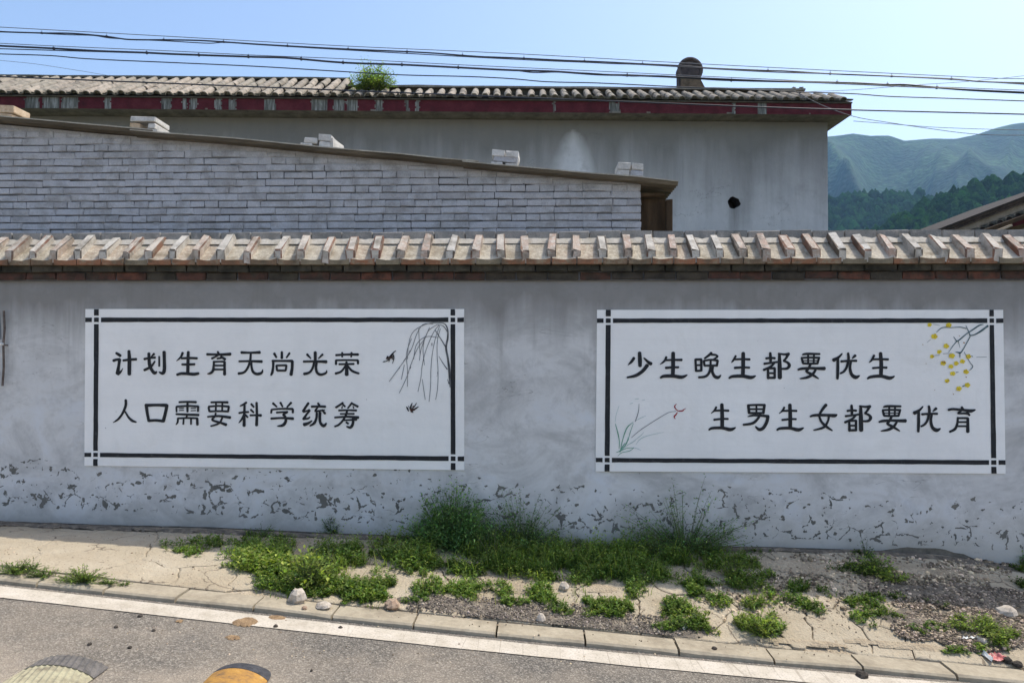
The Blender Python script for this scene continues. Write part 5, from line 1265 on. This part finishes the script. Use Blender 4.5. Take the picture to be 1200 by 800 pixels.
# ================================================================ speed hump pieces on the road
def hump(xc_, y_far, wd, ht, bands, label, capL, nm='speed_hump', ribs=True, y_near=1.2):
    o = empty(nm, (xc_, (y_far+y_near)/2, zroad(xc_)), label, 'speed bump', 'rubber speed hump strips lying across the road')
    def sec(y, k):   # half-profile point 0..1 across
        u = k*2-1; e = 1.0
        if y > y_far-capL: e = math.sqrt(max(0, 1-((y-(y_far-capL))/capL)**2))
        ww = wd/2*(.62+.38*e); x = xc_+u*ww
        z = zroad(x)+.006+ht*max(0, 1-u*u)**.8*(.15+.85*e)
        return Vector((x, y, z))
    y1 = y_far
    for bi, (ln, mat, nm2) in enumerate(bands):
        y0 = y1-ln; n = 84; mb = MB(); ys = frange(y0+.003, y1, .008)
        for y in ys:
            for k in range(n+1):
                v = sec(y, k/n)
                if ribs: v.z -= .006*(0.5+.5*math.sin(k/n*75+(y-y_far)*70))**.5*(1 if 0 < k < n else 0)
                mb.v.append(tuple(v))
        for j in range(len(ys)-1):
            for k in range(n):
                a = j*(n+1)+k; mb.f.append((a, a+1, a+n+2, a+n+1)); mb.m.append(0)
        for yy, fl in ((y0+.003, 0), (y1, 1)):
            ring = [sec(yy, k/n) for k in range(n+1)]+[Vector((sec(yy, 1).x, yy, zroad(xc_)-.02)), Vector((sec(yy, 0).x, yy, zroad(xc_)-.02))]
            if not (bi == 0 and fl): mb.poly([v-Vector((0, 0, .0005)) for v in (ring if fl else ring[::-1])])
        mb.build(nm2, mat, o, smooth=False); y1 = y0
    return o
pL, pR = gp(30, 785), gp(136, 780); yf = gp(85, 776).y
hump((pL.x+pR.x)/2-.01, yf, pR.x-pL.x-.01, .042, [(.13, M_GREYRUB, 'grey_segment'), (.36, M_PALEYEL, 'pale_yellow_segment'), (.30, M_GREYRUB, 'grey_segment'), (.36, M_PALEYEL, 'pale_yellow_segment'), (.25, M_GREYRUB, 'grey_segment')],
     'worn speed hump with a grey end and faded pale yellow ribbed rubber', .02)
pL, pR = gp(250, 789), gp(322, 789); yf = gp(290, 783).y
hump((pL.x+pR.x)/2, yf, pR.x-pL.x+.0, .045, [(.11, M_RUBBER, 'black_end_cap'), (.34, M_YELRUB, 'orange_yellow_segment'), (.22, M_RUBBER, 'black_segment'), (.36, M_YELRUB, 'orange_yellow_segment'), (.25, M_RUBBER, 'black_segment')],
     'speed hump with a black rounded end and orange-yellow rubber', .10, ribs=False)

# ================================================================ conduit on the wall at the left edge
t0, t1, tm = at(4.5, 364, WY-.03), at(3, 452, WY-.03), at(4, 403, WY-.03)
cdt = empty('wall_conduit', t1, 'rusty rod with a white insulator fixed to the wall at the left edge', 'rod')
mb = MB(); mb.tube([t0, at(5.5, 385, WY-.035), tm, at(4.5, 430, WY-.03), t1], .0085, 7); mb.build('rod', M_RUST, cdt)
mb = MB(); mb.tube([t0+Vector((-.04, 0, 0)), at(0, 380, WY-.05), at(1, 398, WY-.045)], .005, 6); mb.build('wire', M_STEEL, cdt)
mb = MB(); mb.tube([tm+Vector((-.02, -.02, 0)), tm+Vector((.012, -.02, 0))], [.012, .010], 8); mb.build('insulator', M_PORC, cdt)
mb = MB(); mb.tube([at(5, 404, WY-.04), at(9, 404.5, WY)], .006, 6); mb.build('bracket', M_RUST, cdt)

# ================================================================ stones, litter
def rock(p, sx, sy, sz, seed, mat, name, yaw=0, **kw):
    r = random.Random(seed); mb = MB(); n = 9
    rows = [(-.5, .62), (-.15, 1.0), (.22, .88), (.5, .45)]
    for h, rad in rows:
        for k in range(n):
            q = 2*math.pi*k/n; e = r.uniform(.78, 1.15)
            mb.v.append((math.cos(q)*rad*e*sx/2, math.sin(q)*rad*e*sy/2, (h+r.uniform(-.08, .08))*sz))
    for j in range(3):
        for k in range(n): mb.f.append((j*n+k, j*n+(k+1) % n, (j+1)*n+(k+1) % n, (j+1)*n+k)); mb.m.append(0)
    mb.f.append(tuple(reversed(range(n)))); mb.m.append(0); mb.f.append(tuple(range(3*n, 4*n))); mb.m.append(0)
    me = mb.mesh(name, mat)
    return put(name, me, Matrix.Translation(p+Vector((0, 0, sz*.36))) @ Matrix.Rotation(yaw, 4, 'Z'), None, **kw)
def R_(px, py, w_, h_, mat, label, name='stone', cat='stone', group=None, seed=0, dp=None):
    p = gp(px, py); s = (p-Vector((0, 0, CAMZ))).length/820
    return rock(p, w_*s, (dp or w_)*s, h_*s*.95, seed or int(px*3+py), mat, name, label=label, cat=cat, group=group)
R_(349, 705, 19, 17, M_STONE, 'pale angular rock at the foot of the bright grass clump')
R_(379, 711, 17, 6, M_STONE, 'flat pale stone by the kerb, right of the angular rock')
R_(460, 712, 18, 11, M_REDSTONE, 'rounded reddish stone half hidden in weeds near the kerb')
R_(634, 728, 10, 10, M_STONE, 'round buff pebble on the dark gravel beside the kerb')
R_(661, 690, 12, 9, M_STONE, 'small grey-white stone among the weeds left of centre slabs')
R_(357, 727-14, 6, 4, M_REDSTONE, 'tiny reddish stone between the angular rock and the flat stone')
R_(1180, 720, 18, 9, M_STONE, 'buff stone lying on the dark rubble at the right edge')
R_(1150, 753, 9, 6, M_STONE, 'small white stone beside the torn white plastic strip')
R_(1010, 793, 12, 7, M_CLOD, 'dark pointed clod sitting on the white line at the lower right', 'dirt_clod', 'clod')
R_(1181, 776, 7, 6, M_CLOD, 'dark clod just right of the red wrapper', 'dirt_clod', 'clod')
R_(1193, 780, 9, 5, M_CLOD, 'dark clod on the kerb at the right edge', 'dirt_clod', 'clod')
R_(323, 735, 5, 4, M_CLOD, 'dark clod on the white line just right of the mud lump', 'dirt_clod', 'clod')
R_(837, 760, 6, 3, M_CLOD, 'small dark clod on the kerb right of centre', 'dirt_clod', 'clod')
R_(399, 736, 5, 3, M_CLOD, 'small brown clod on the white line left of centre', 'dirt_clod', 'clod')
for i, (px, py, w_, lb) in enumerate([(164, 722, 7, 'dark clod at the lower edge of the white line, left of the mud lump'), (136, 735, 6, 'dark clod on the asphalt, left one of the pair below the white line'),
        (180, 739, 5, 'dark clod on the asphalt, right one of the pair below the white line'), (105, 755, 6, 'dark clod on the asphalt above the pale yellow speed hump, leftmost clod'),
        (152, 759, 6, 'dark clod on the asphalt above the right end of the pale speed hump'), (95, 771, 4, 'tiny dark clod touching the grey top of the pale speed hump'), (365, 786, 4, 'tiny dark clod alone on the asphalt right of the orange speed hump')]):
    R_(px, py, w_*.75, 2.4, M_CLOD, lb, 'dirt_clod', 'clod', 'dark clods scattered on the asphalt', seed=i+40)
# litter
def crumple(px, py, w_, d_, h_, mat, name, label, seed, cat):
    p = gp(px, py); s = (p-Vector((0, 0, CAMZ))).length/820; r = random.Random(seed); mb = MB(); nx, ny = 8, 5
    for j in range(ny+1):
        for i in range(nx+1):
            u, v = i/nx-.5, j/ny-.5
            mb.v.append((p.x+u*w_*s*(1-.3*abs(v)), p.y+v*d_*s+u*d_*s*.3, p.z+.006+abs(r.gauss(0, .4))*h_*s*(1-abs(u))))
    for j in range(ny):
        for i in range(nx): a = j*(nx+1)+i; mb.f.append((a, a+1, a+nx+2, a+nx+1)); mb.m.append(0)
    return mb.build(name, mat, None, loc=p, label=label, cat=cat)
crumple(1133, 746, 20, 12, 3, M_WHITEPL, 'plastic_scrap', 'torn white plastic strip on the dark rubble', 1, 'litter')
crumple(1169, 771, 17, 14, 3, M_PINK, 'food_wrapper', 'crumpled red and white food wrapper on the kerb at lower right', 2, 'litter')
crumple(1155, 769, 6, 20, 5, M_WHITEPL, 'paper_scrap', 'small white scrap touching the left end of the red wrapper', 3, 'litter')
crumple(802, 735, 7, 14, 4, M_WHITEPL, 'paper_scrap', 'small white scrap in the weeds by the kerb right of centre', 4, 'litter')
# gravel and rubble
M_RUBBLE = m_tinted('brown_rubble', (.27, .22, .165))
def gravel(name, polys, count, smin, smax, seed, mat, lift=0.0):
    r = random.Random(seed); mb = MB()
    for (cx, cy, rx, ry, wgt) in polys:
        for _ in range(int(count*wgt)):
            a = r.uniform(0, 2*math.pi); q = math.sqrt(r.random()); p = gp(cx+math.cos(a)*rx*q, cy+math.sin(a)*ry*q, lift)
            if p.y < KB+.004 and name != 'dirt_crumbs': continue
            s = r.uniform(smin, smax)*(1.7 if r.random() < .08 else 1); n = 5; b = len(mb.v); tv = r.choice((.35, .5, .6, .8, 1.0, 1.9)); tc = (tv, tv*r.uniform(.92, 1.0), tv*r.uniform(.85, 1.0)); mb.c += [tc]*10
            for h, rad in ((-.3, .9), (.25, .75)):
                for k in range(n):
                    t = 2*math.pi*k/n+r.uniform(-.3, .3); mb.v.append((p.x+math.cos(t)*rad*s*r.uniform(.6, 1), p.y+math.sin(t)*rad*s*r.uniform(.6, 1), p.z+s*(h+.3)))
            mb.v.append((p.x, p.y, p.z+s*.75)); mb.m += [0]*10
            for k in range(n): mb.f.append((b+k, b+(k+1) % n, b+n+(k+1) % n, b+n+k)); mb.f.append((b+n+k, b+n+(k+1) % n, b+2*n))
    return mb.build(name, mat, None, kind='stuff')
gravel('gravel', [(560, 714, 85, 14, 1.0), (650, 722, 80, 14, 1.0), (730, 732, 70, 12, .8), (500, 704, 30, 6, .3), (790, 738, 50, 7, .4)], 1700, .003, .009, 5, M_GRAVEL, .008)
gravel('rubble', [(1090, 708, 45, 9, .4), (1150, 704, 60, 15, 1.0), (1150, 740, 60, 26, 2.0), (1080, 735, 35, 18, .6), (1060, 690, 50, 8, .15)], 1500, .004, .013, 6, M_RUBBLE, .012)
gravel('dirt_crumbs', [(700, 690, 330, 40, 1.2), (950, 690, 180, 50, 1.2), (150, 650, 150, 25, .15), (600, 750, 500, 30, .15)], 1500, .003, .007, 8, M_CRUMB)
gravel('broken_concrete_crumbs', [(980, 690, 90, 30, 1.0), (1080, 680, 90, 14, 1.2), (1000, 655, 90, 8, .5), (880, 700, 60, 20, .3), (1140, 665, 60, 10, .8)], 700, .005, .018, 9, M_CRUMB, .002)
# ================================================================ plants
def leaf(mb, p, d, L, W, up, col, fold=.0):
    d = d.normalized(); s = d.cross(up)
    if s.length < 1e-3: s = Vector((1, 0, 0))
    s = s.normalized()*W*.5; b = len(mb.v); m = p+d*L*.45+up*L*.03; t = p+d*L-up*L*.12
    mb.v += [tuple(p), tuple(m+s), tuple(t), tuple(m-s)]; mb.f.append((b, b+1, b+2, b+3)); mb.m.append(0); mb.c.append(col)
def blade(mb, p, az, L, W, bend, col):
    h = Vector((math.cos(az), math.sin(az), 0)); s = Vector((-h.y, h.x, 0))*W*.5; b = len(mb.v); prev = None
    for k, t in enumerate((0, .4, .75, 1)):
        c = p+h*(bend*L*t*t)+Vector((0, 0, L*t*(1-.35*bend*t))); w_ = (1-t)**.7
        if t < 1: mb.v += [tuple(c-s*w_), tuple(c+s*w_)]
        else: mb.v.append(tuple(c))
    for k in range(2): mb.f.append((b+2*k, b+2*k+1, b+2*k+3, b+2*k+2)); mb.m.append(0); mb.c.append(col)
    mb.f.append((b+4, b+5, b+6)); mb.m.append(0); mb.c.append(col)
def tint(r, base=1.0, yel=0.0):
    if r.random() < .035: t = base*r.uniform(1.2, 2.0); return (t*1.9, t*1.35, t*1.1)
    t = base*r.uniform(.6, 1.5); y = 1+yel+r.uniform(-.12, .3); return (t*y, t, t*r.uniform(.6, 1.1))
def sprig(mb, p, H, r, lsz, lw, nl, lean=.5, base=1.0, yel=0, spread=0):
    """one thin stem with alternate leaves"""
    az = r.uniform(0, 2*math.pi); ln = r.uniform(0, lean); ax = Vector((math.cos(az)*ln, math.sin(az)*ln, 1)).normalized()
    q = p.copy(); b = len(mb.v); side = ax.cross(Vector((.3, .9, .1))).normalized()*.0012; tipp = p+ax*H
    mb.v += [tuple(p-side), tuple(p+side), tuple(tipp)]; mb.f.append((b, b+1, b+2)); mb.m.append(0); mb.c.append((base*.8, base*.75, base*.5))
    c0 = r.uniform(.75, 1.25)
    for k in range(nl):
        t = (k+.6)/nl; a = az+k*2.4+r.uniform(-.5, .5); el = r.uniform(.1, .9)
        d = Vector((math.cos(a)*math.cos(el), math.sin(a)*math.cos(el), math.sin(el)))
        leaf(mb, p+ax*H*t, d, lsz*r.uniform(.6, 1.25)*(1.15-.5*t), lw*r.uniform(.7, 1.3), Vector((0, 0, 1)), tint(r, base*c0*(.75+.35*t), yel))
def patch(mb, r, cx, cy, rx, ry, n, H, kind='sprig', base=1.0, yel=0., lsz=.030, lw=.011, nl=8, edge=.6):
    for _ in range(n):
        a = r.uniform(0, 2*math.pi); q = min(1.5, math.sqrt(r.random())*r.uniform(.75, 1.3)); px, py = cx+math.cos(a)*rx*q, cy+math.sin(a)*ry*q; q = min(q, 1)
        p = gp(px, py)
        if p.y < KB-.03 or p.y > WY-.01: continue
        nz = mn.noise(Vector((p.x*5, p.y*7, cx*.01)))
        if nz < -.20+.22*q: continue
        hh = H*r.uniform(.4, 1.35)*(1-edge*q*q*.6)*(1+.7*nz)
        if kind == 'grass': blade(mb, p, r.uniform(0, 6.28), hh, r.uniform(.004, .0075), r.uniform(.2, 1.0), tint(r, base, yel))
        else: sprig(mb, p, hh, r, lsz, lw, nl, .7, base, yel)
rp = random.Random(31)
low = MB(); P_ = lambda *a, **k: patch(low, rp, *a, **k)
P_(240, 640, 48, 9, 170, .05, base=.9); P_(215, 648, 22, 5, 60, .035); P_(300, 634, 45, 9, 160, .05, base=.8)
P_(262, 664, 13, 2.5, 22, .03)
P_(320, 655, 50, 17, 620, .085, base=.95); P_(400, 655, 55, 14, 420, .08); P_(470, 652, 60, 12, 380, .075)
P_(345, 680, 40, 14, 240, .07); P_(330, 692, 36, 8, 170, .05); P_(430, 690, 62, 13, 520, .055, base=.85); P_(400, 700, 55, 8, 240, .04, base=.9); P_(470, 700, 35, 8, 160, .04)
P_(545, 655, 80, 14, 760, .095); P_(640, 660, 90, 14, 860, .095, base=.95); P_(730, 662, 90, 16, 860, .095); P_(800, 655, 60, 12, 420, .09); P_(690, 676, 60, 10, 380, .07)
P_(560, 672, 60, 6, 160, .05); P_(500, 668, 60, 7, 200, .06)
P_(540, 690, 24, 5, 90, .05); P_(568, 697, 30, 8, 200, .055); P_(625, 695, 34, 9, 220, .06); P_(600, 684, 40, 5, 70, .04)
P_(700, 714, 52, 9, 340, .05, base=.85); P_(760, 718, 60, 8, 300, .05, base=.85); P_(745, 692, 12, 10, 60, .06); P_(660, 682, 16, 6, 40, .05)
P_(812, 690, 30, 9, 230, .065); P_(800, 706, 20, 9, 110, .05); P_(858, 665, 26, 10, 170, .09); P_(862, 684, 28, 10, 200, .07); P_(843, 702, 14, 10, 70, .05)
P_(865, 732, 46, 12, 520, .07, yel=.15); P_(810, 736, 40, 7, 200, .045, base=.85); P_(885, 708, 14, 14, 110, .07, yel=.1); P_(900, 738, 18, 9, 120, .06)
P_(930, 690, 34, 10, 190, .05, base=.9); P_(905, 676, 18, 6, 70, .05); P_(972, 712, 36, 9, 170, .045, base=.9); P_(1000, 725, 20, 8, 50, .04)
P_(1060, 722, 48, 15, 330, .045, base=.75); P_(1030, 705, 30, 8, 110, .04, base=.8); P_(1010, 668, 30, 8, 110, .05, base=.6); P_(1090, 735, 26, 10, 90, .04, base=.8)
P_(1145, 733, 30, 12, 220, .06, yel=.15); P_(1180, 752, 22, 10, 150, .055, yel=.1); P_(1130, 762, 24, 6, 70, .035); P_(1190, 690, 16, 8, 90, .07, base=.6); P_(1190, 668, 18, 4, 60, .05, base=.7)
P_(1000, 648, 10, 3, 20, .03, base=.6); P_(870, 650, 30, 5, 60, .06, base=.6)
P_(560, 650, 110, 12, 420, .10, lsz=.045, lw=.018, nl=6, base=1.1, yel=.1); P_(700, 655, 100, 12, 380, .10, lsz=.045, lw=.018, nl=6, base=1.1); P_(340, 665, 60, 16, 320, .09, lsz=.05, lw=.02, nl=6, base=1.2, yel=.15)
P_(440, 660, 70, 14, 300, .09, lsz=.045, lw=.017, nl=6, base=1.05); P_(430, 695, 60, 10, 160, .06, lsz=.04, lw=.016, nl=5); P_(850, 725, 50, 12, 160, .07, lsz=.04, lw=.015, nl=5, base=1.15, yel=.15); P_(620, 676, 80, 9, 260, .07, base=1.1, yel=.1)
P_(760, 676, 60, 9, 220, .07, base=1.1); P_(510, 690, 40, 8, 120, .06); P_(660, 704, 40, 6, 120, .05); P_(590, 708, 30, 5, 90, .05); P_(480, 640, 60, 7, 220, .07, base=.9); P_(650, 642, 80, 7, 220, .07, base=.9); P_(930, 700, 40, 10, 110, .05); P_(880, 660, 24, 8, 80, .06)
P_(560, 640, 120, 10, 260, .15, base=1.6, yel=.15, lsz=.034, lw=.009, nl=11); P_(720, 648, 110, 10, 260, .15, base=1.6, yel=.15, lsz=.034, lw=.009, nl=11); P_(420, 645, 80, 10, 160, .12, base=1.2, yel=.1)
low.build('ground_weeds', M_LEAF, None, kind='stuff')
gr = MB(); G_ = lambda *a, **k: patch(gr, rp, *a, kind='grass', **k)
G_(330, 655, 52, 16, 700, .11, yel=.05, base=1.15); G_(370, 662, 40, 18, 420, .13, yel=.25, base=1.35); G_(300, 645, 40, 8, 200, .08); G_(425, 655, 40, 10, 200, .10, yel=.2, base=1.2)
G_(345, 700, 40, 10, 220, .08, yel=.15); G_(310, 700, 24, 6, 70, .07, base=1.1); G_(440, 715, 30, 5, 60, .08, yel=.1); G_(428, 722, 6, 3, 14, .15, yel=.1)
G_(485, 690, 30, 8, 60, .13, yel=.3); G_(640, 660, 90, 12, 260, .10); G_(740, 660, 80, 14, 260, .10); G_(545, 652, 60, 10, 300, .12, yel=.15, base=1.2); G_(660, 664, 110, 14, 380, .12, yel=.15, base=1.2); G_(450, 655, 50, 12, 200, .12, yel=.2, base=1.25)
G_(810, 650, 36, 8, 130, .13, yel=.2); G_(870, 735, 40, 10, 160, .08, yel=.2); G_(1160, 740, 36, 14, 120, .06, yel=.2); G_(870, 670, 30, 12, 70, .08); G_(1190, 742, 20, 14, 60, .07, yel=.2)
G_(560, 658, 125, 18, 520, .15, yel=.2, base=1.6); G_(720, 664, 125, 18, 520, .15, yel=.2, base=1.6); G_(400, 690, 90, 12, 220, .09, yel=.1, base=1.15); G_(700, 705, 120, 12, 200, .08, yel=.1, base=1.1); G_(920, 690, 60, 14, 120, .07, base=1.0); G_(1060, 718, 60, 14, 160, .06, base=.9)
gr.build('grass', M_LEAF, None, kind='stuff')
# ---- individual plants
def bush(name, px, py, w_px, h_px, n, label, cat='shrub', mat=M_SHADELEAF, lsz=.03, lw=.008, nl=16, base=1.0, yel=0, fan=.6, seed=0, Y=None, group=None, open_=0, stems=True):
    r = random.Random(seed+3); p0 = gp(px, py) if Y is None else at(px, py, Y); s = (p0-Vector((0, 0, CAMZ))).length/820
    W_, H_ = w_px*s, h_px*s; o = empty(name, p0, label, cat, group); mb = MB(); st = MB()
    for i in range(n):
        a = r.uniform(0, 6.28); q = math.sqrt(r.random()); root = p0+Vector((math.cos(a)*W_*.16*q, math.sin(a)*W_*.10*q, 0))
        tx = math.cos(a)*q*W_*.5*r.uniform(.7, 1.1); ty = math.sin(a)*q*W_*.30
        hh = H_*(1-.72*q*q)*r.uniform(.3, 1.05) if not open_ else H_*(1-.5*q*q)*(r.uniform(.25, 1.05) if r.random() < .5 else r.uniform(.15, .6))
        tip = root+Vector((tx, ty, hh))
        if Y is None: tip.y = min(tip.y, WY-.03)
        midp = root.lerp(tip, .5)+Vector((-tx*.15, 0, hh*.10)); L = (tip-root).length
        path = [root.lerp(midp, t/3).lerp(midp.lerp(tip, t/3), t/3) for t in range(4)]
        if stems: st.tube(path, [.0022, .0018, .0013, .0008], 4, caps=False)
        c0 = r.uniform(.75, 1.25)
        for k in range(nl):
            t = (.05 if not open_ else .12)+.95*(k+r.random())/nl; t = min(t, 1); p = root.lerp(midp, t).lerp(midp.lerp(tip, t), t)+Vector((r.gauss(0, 1), r.gauss(0, .7), r.gauss(0, .8)))*(.011 if open_ else .020)*(H_/.35)
            aa = r.uniform(0, 6.28); el = r.uniform(-.2, 1.0); d = Vector((math.cos(aa)*math.cos(el), math.sin(aa)*math.cos(el), math.sin(el)))
            if Y is None and p.y+d.y*lsz > WY-.012: d.y = -abs(d.y)
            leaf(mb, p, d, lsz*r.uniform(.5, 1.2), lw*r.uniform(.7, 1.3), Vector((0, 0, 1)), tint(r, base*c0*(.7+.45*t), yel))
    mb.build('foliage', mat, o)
    if stems: st.build('stem', M_STEM, o)
    return o
bush('shrub', 530, 640, 88, 74, 320, 'dense feathery green shrub against the wall below the left panel corner', lsz=.036, lw=.011, nl=38, base=1.35, seed=1)
bush('shrub', 612, 642, 92, 74, 110, 'loose dark leafy weed with upright stems right of the feathery shrub', lsz=.026, lw=.011, nl=26, base=1.1, seed=2, open_=1)
bush('shrub', 802, 646, 124, 84, 120, 'tall sparse weed with thin leafy stems below the right panel', lsz=.026, lw=.011, nl=24, base=1.15, seed=3, open_=1)
bush('shrub', 578, 655, 56, 40, 60, 'pale flecked weed standing in front between the two wall shrubs', lsz=.018, lw=.008, nl=18, base=1.1, seed=12, open_=1, mat=M_LEAF)
bush('weed', 762, 652, 36, 38, 42, 'leafy upright weed left of the tall sparse weed', 'weed', M_LEAF, .024, .007, 16, seed=13, open_=1)
bush('weed', 388, 624, 24, 24, 26, 'small green tuft growing from the foot of the wall', 'weed', M_SHADELEAF, .022, .008, 12, seed=4)
bush('weed', 308, 628, 26, 16, 18, 'thin dull tuft at the wall foot left of the small green tuft', 'weed', M_SHADELEAF, .018, .006, 9, base=.9, seed=14)
bush('weed', 1025, 672, 44, 24, 60, 'bright fresh green weed at the wall foot on the right', 'weed', M_LEAF, .032, .013, 13, base=1.2, yel=.1, seed=5)
bush('weed', 1015, 654, 20, 20, 22, 'dark upright sprig behind the bright green weed on the right', 'weed', M_SHADELEAF, .022, .008, 12, base=.7, seed=15)
bush('weed', 1045, 680, 32, 18, 30, 'yellow-green rosette in front of the bright weed on the right', 'weed', M_LEAF, .032, .014, 11, base=1.5, yel=.25, seed=16)
bush('weed', 360, 690, 50, 50, 75, 'broad-leaved bright weed clump above the angular rock', 'weed', M_LEAF, .045, .020, 10, base=1.25, yel=.2, seed=6)
bush('weed', 378, 678, 34, 32, 28, 'dark broad-leaved weed in the middle of the bright grass', 'weed', M_LEAF, .045, .022, 9, base=.55, seed=17)
bush('weed', 20, 671, 46, 13, 60, 'low grey-green weed by the kerb at the left edge', 'weed', M_LEAF, .02, .007, 12, base=.85, seed=7)
bush('weed', 38, 668, 14, 18, 8, 'thin flowering stalk rising from the leftmost kerb weed', 'weed', M_LEAF, .014, .006, 10, base=1.0, seed=18, open_=1)
bush('weed', 52, 675, 30, 9, 34, 'small low weed between the two left kerb weeds', 'weed', M_LEAF, .018, .007, 10, base=.9, seed=8)
bush('weed', 97, 681, 46, 17, 76, 'rounded bushy weed overhanging the kerb on the left', 'weed', M_LEAF, .02, .007, 13, base=.9, seed=9)
bush('weed', 128, 684, 20, 8, 22, 'small sprig at the right end of the left kerb weeds', 'weed', M_LEAF, .018, .006, 9, base=.95, seed=10)
bush('weed', 146, 685, 16, 4, 14, 'flat creeping sprig in the kerb joint', 'weed', M_LEAF, .014, .006, 7, base=.9, seed=19)
bush('weed', 860, 676, 44, 36, 50, 'upright bright weed on the broken slabs right of centre', 'weed', M_LEAF, .024, .009, 14, base=1.1, yel=.1, seed=20, open_=1)
bush('weed', 890, 742, 40, 30, 46, 'spiky bright grass tuft overhanging the kerb right of centre', 'weed', M_LEAF, .045, .007, 11, base=1.2, yel=.15, seed=21)
bush('weed', 1150, 742, 50, 20, 60, 'spreading bright green weed on the dark rubble', 'weed', M_LEAF, .03, .009, 12, base=1.2, yel=.15, seed=22)
bush('weed', 1199, 664, 16, 34, 16, 'slender weed climbing the wall at the right edge', 'weed', M_SHADELEAF, .022, .009, 12, base=1.1, seed=23)
sx = s_of(436, 104, .25); yy = hp(sx[0], .3, 0).y
bush('roof_plant', 437, 105, 46, 34, 150, 'bright green bushy plant rooted in the roof tiles of the grey house', 'plant', M_LEAF, .055, .017, 20, base=1.15, yel=.1, seed=24, Y=yy)
bush('roof_plant', 432, 104, 24, 40, 9, 'few tall flowering stalks rising above the bushy roof plant', 'plant', M_LEAF, .035, .018, 9, base=1.0, seed=25, Y=yy-.06, open_=1)

# ================================================================ haze
mb = MB(); mb.box(-1800, 3200, -60, 2000, -290, 460)
hz = NG('haze_air'); hz.t.nodes.remove(hz.p); pv = hz.n('ShaderNodeVolumePrincipled')
pv.inputs['Color'].default_value = (.36, .66, 1.0, 1); pv.inputs['Density'].default_value = 0.00022; pv.inputs['Anisotropy'].default_value = .3
hz.l(pv.outputs[0], hz.t.nodes['Material Output'].inputs['Volume'])
o = mb.build('haze', hz.mat, None, kind='stuff')
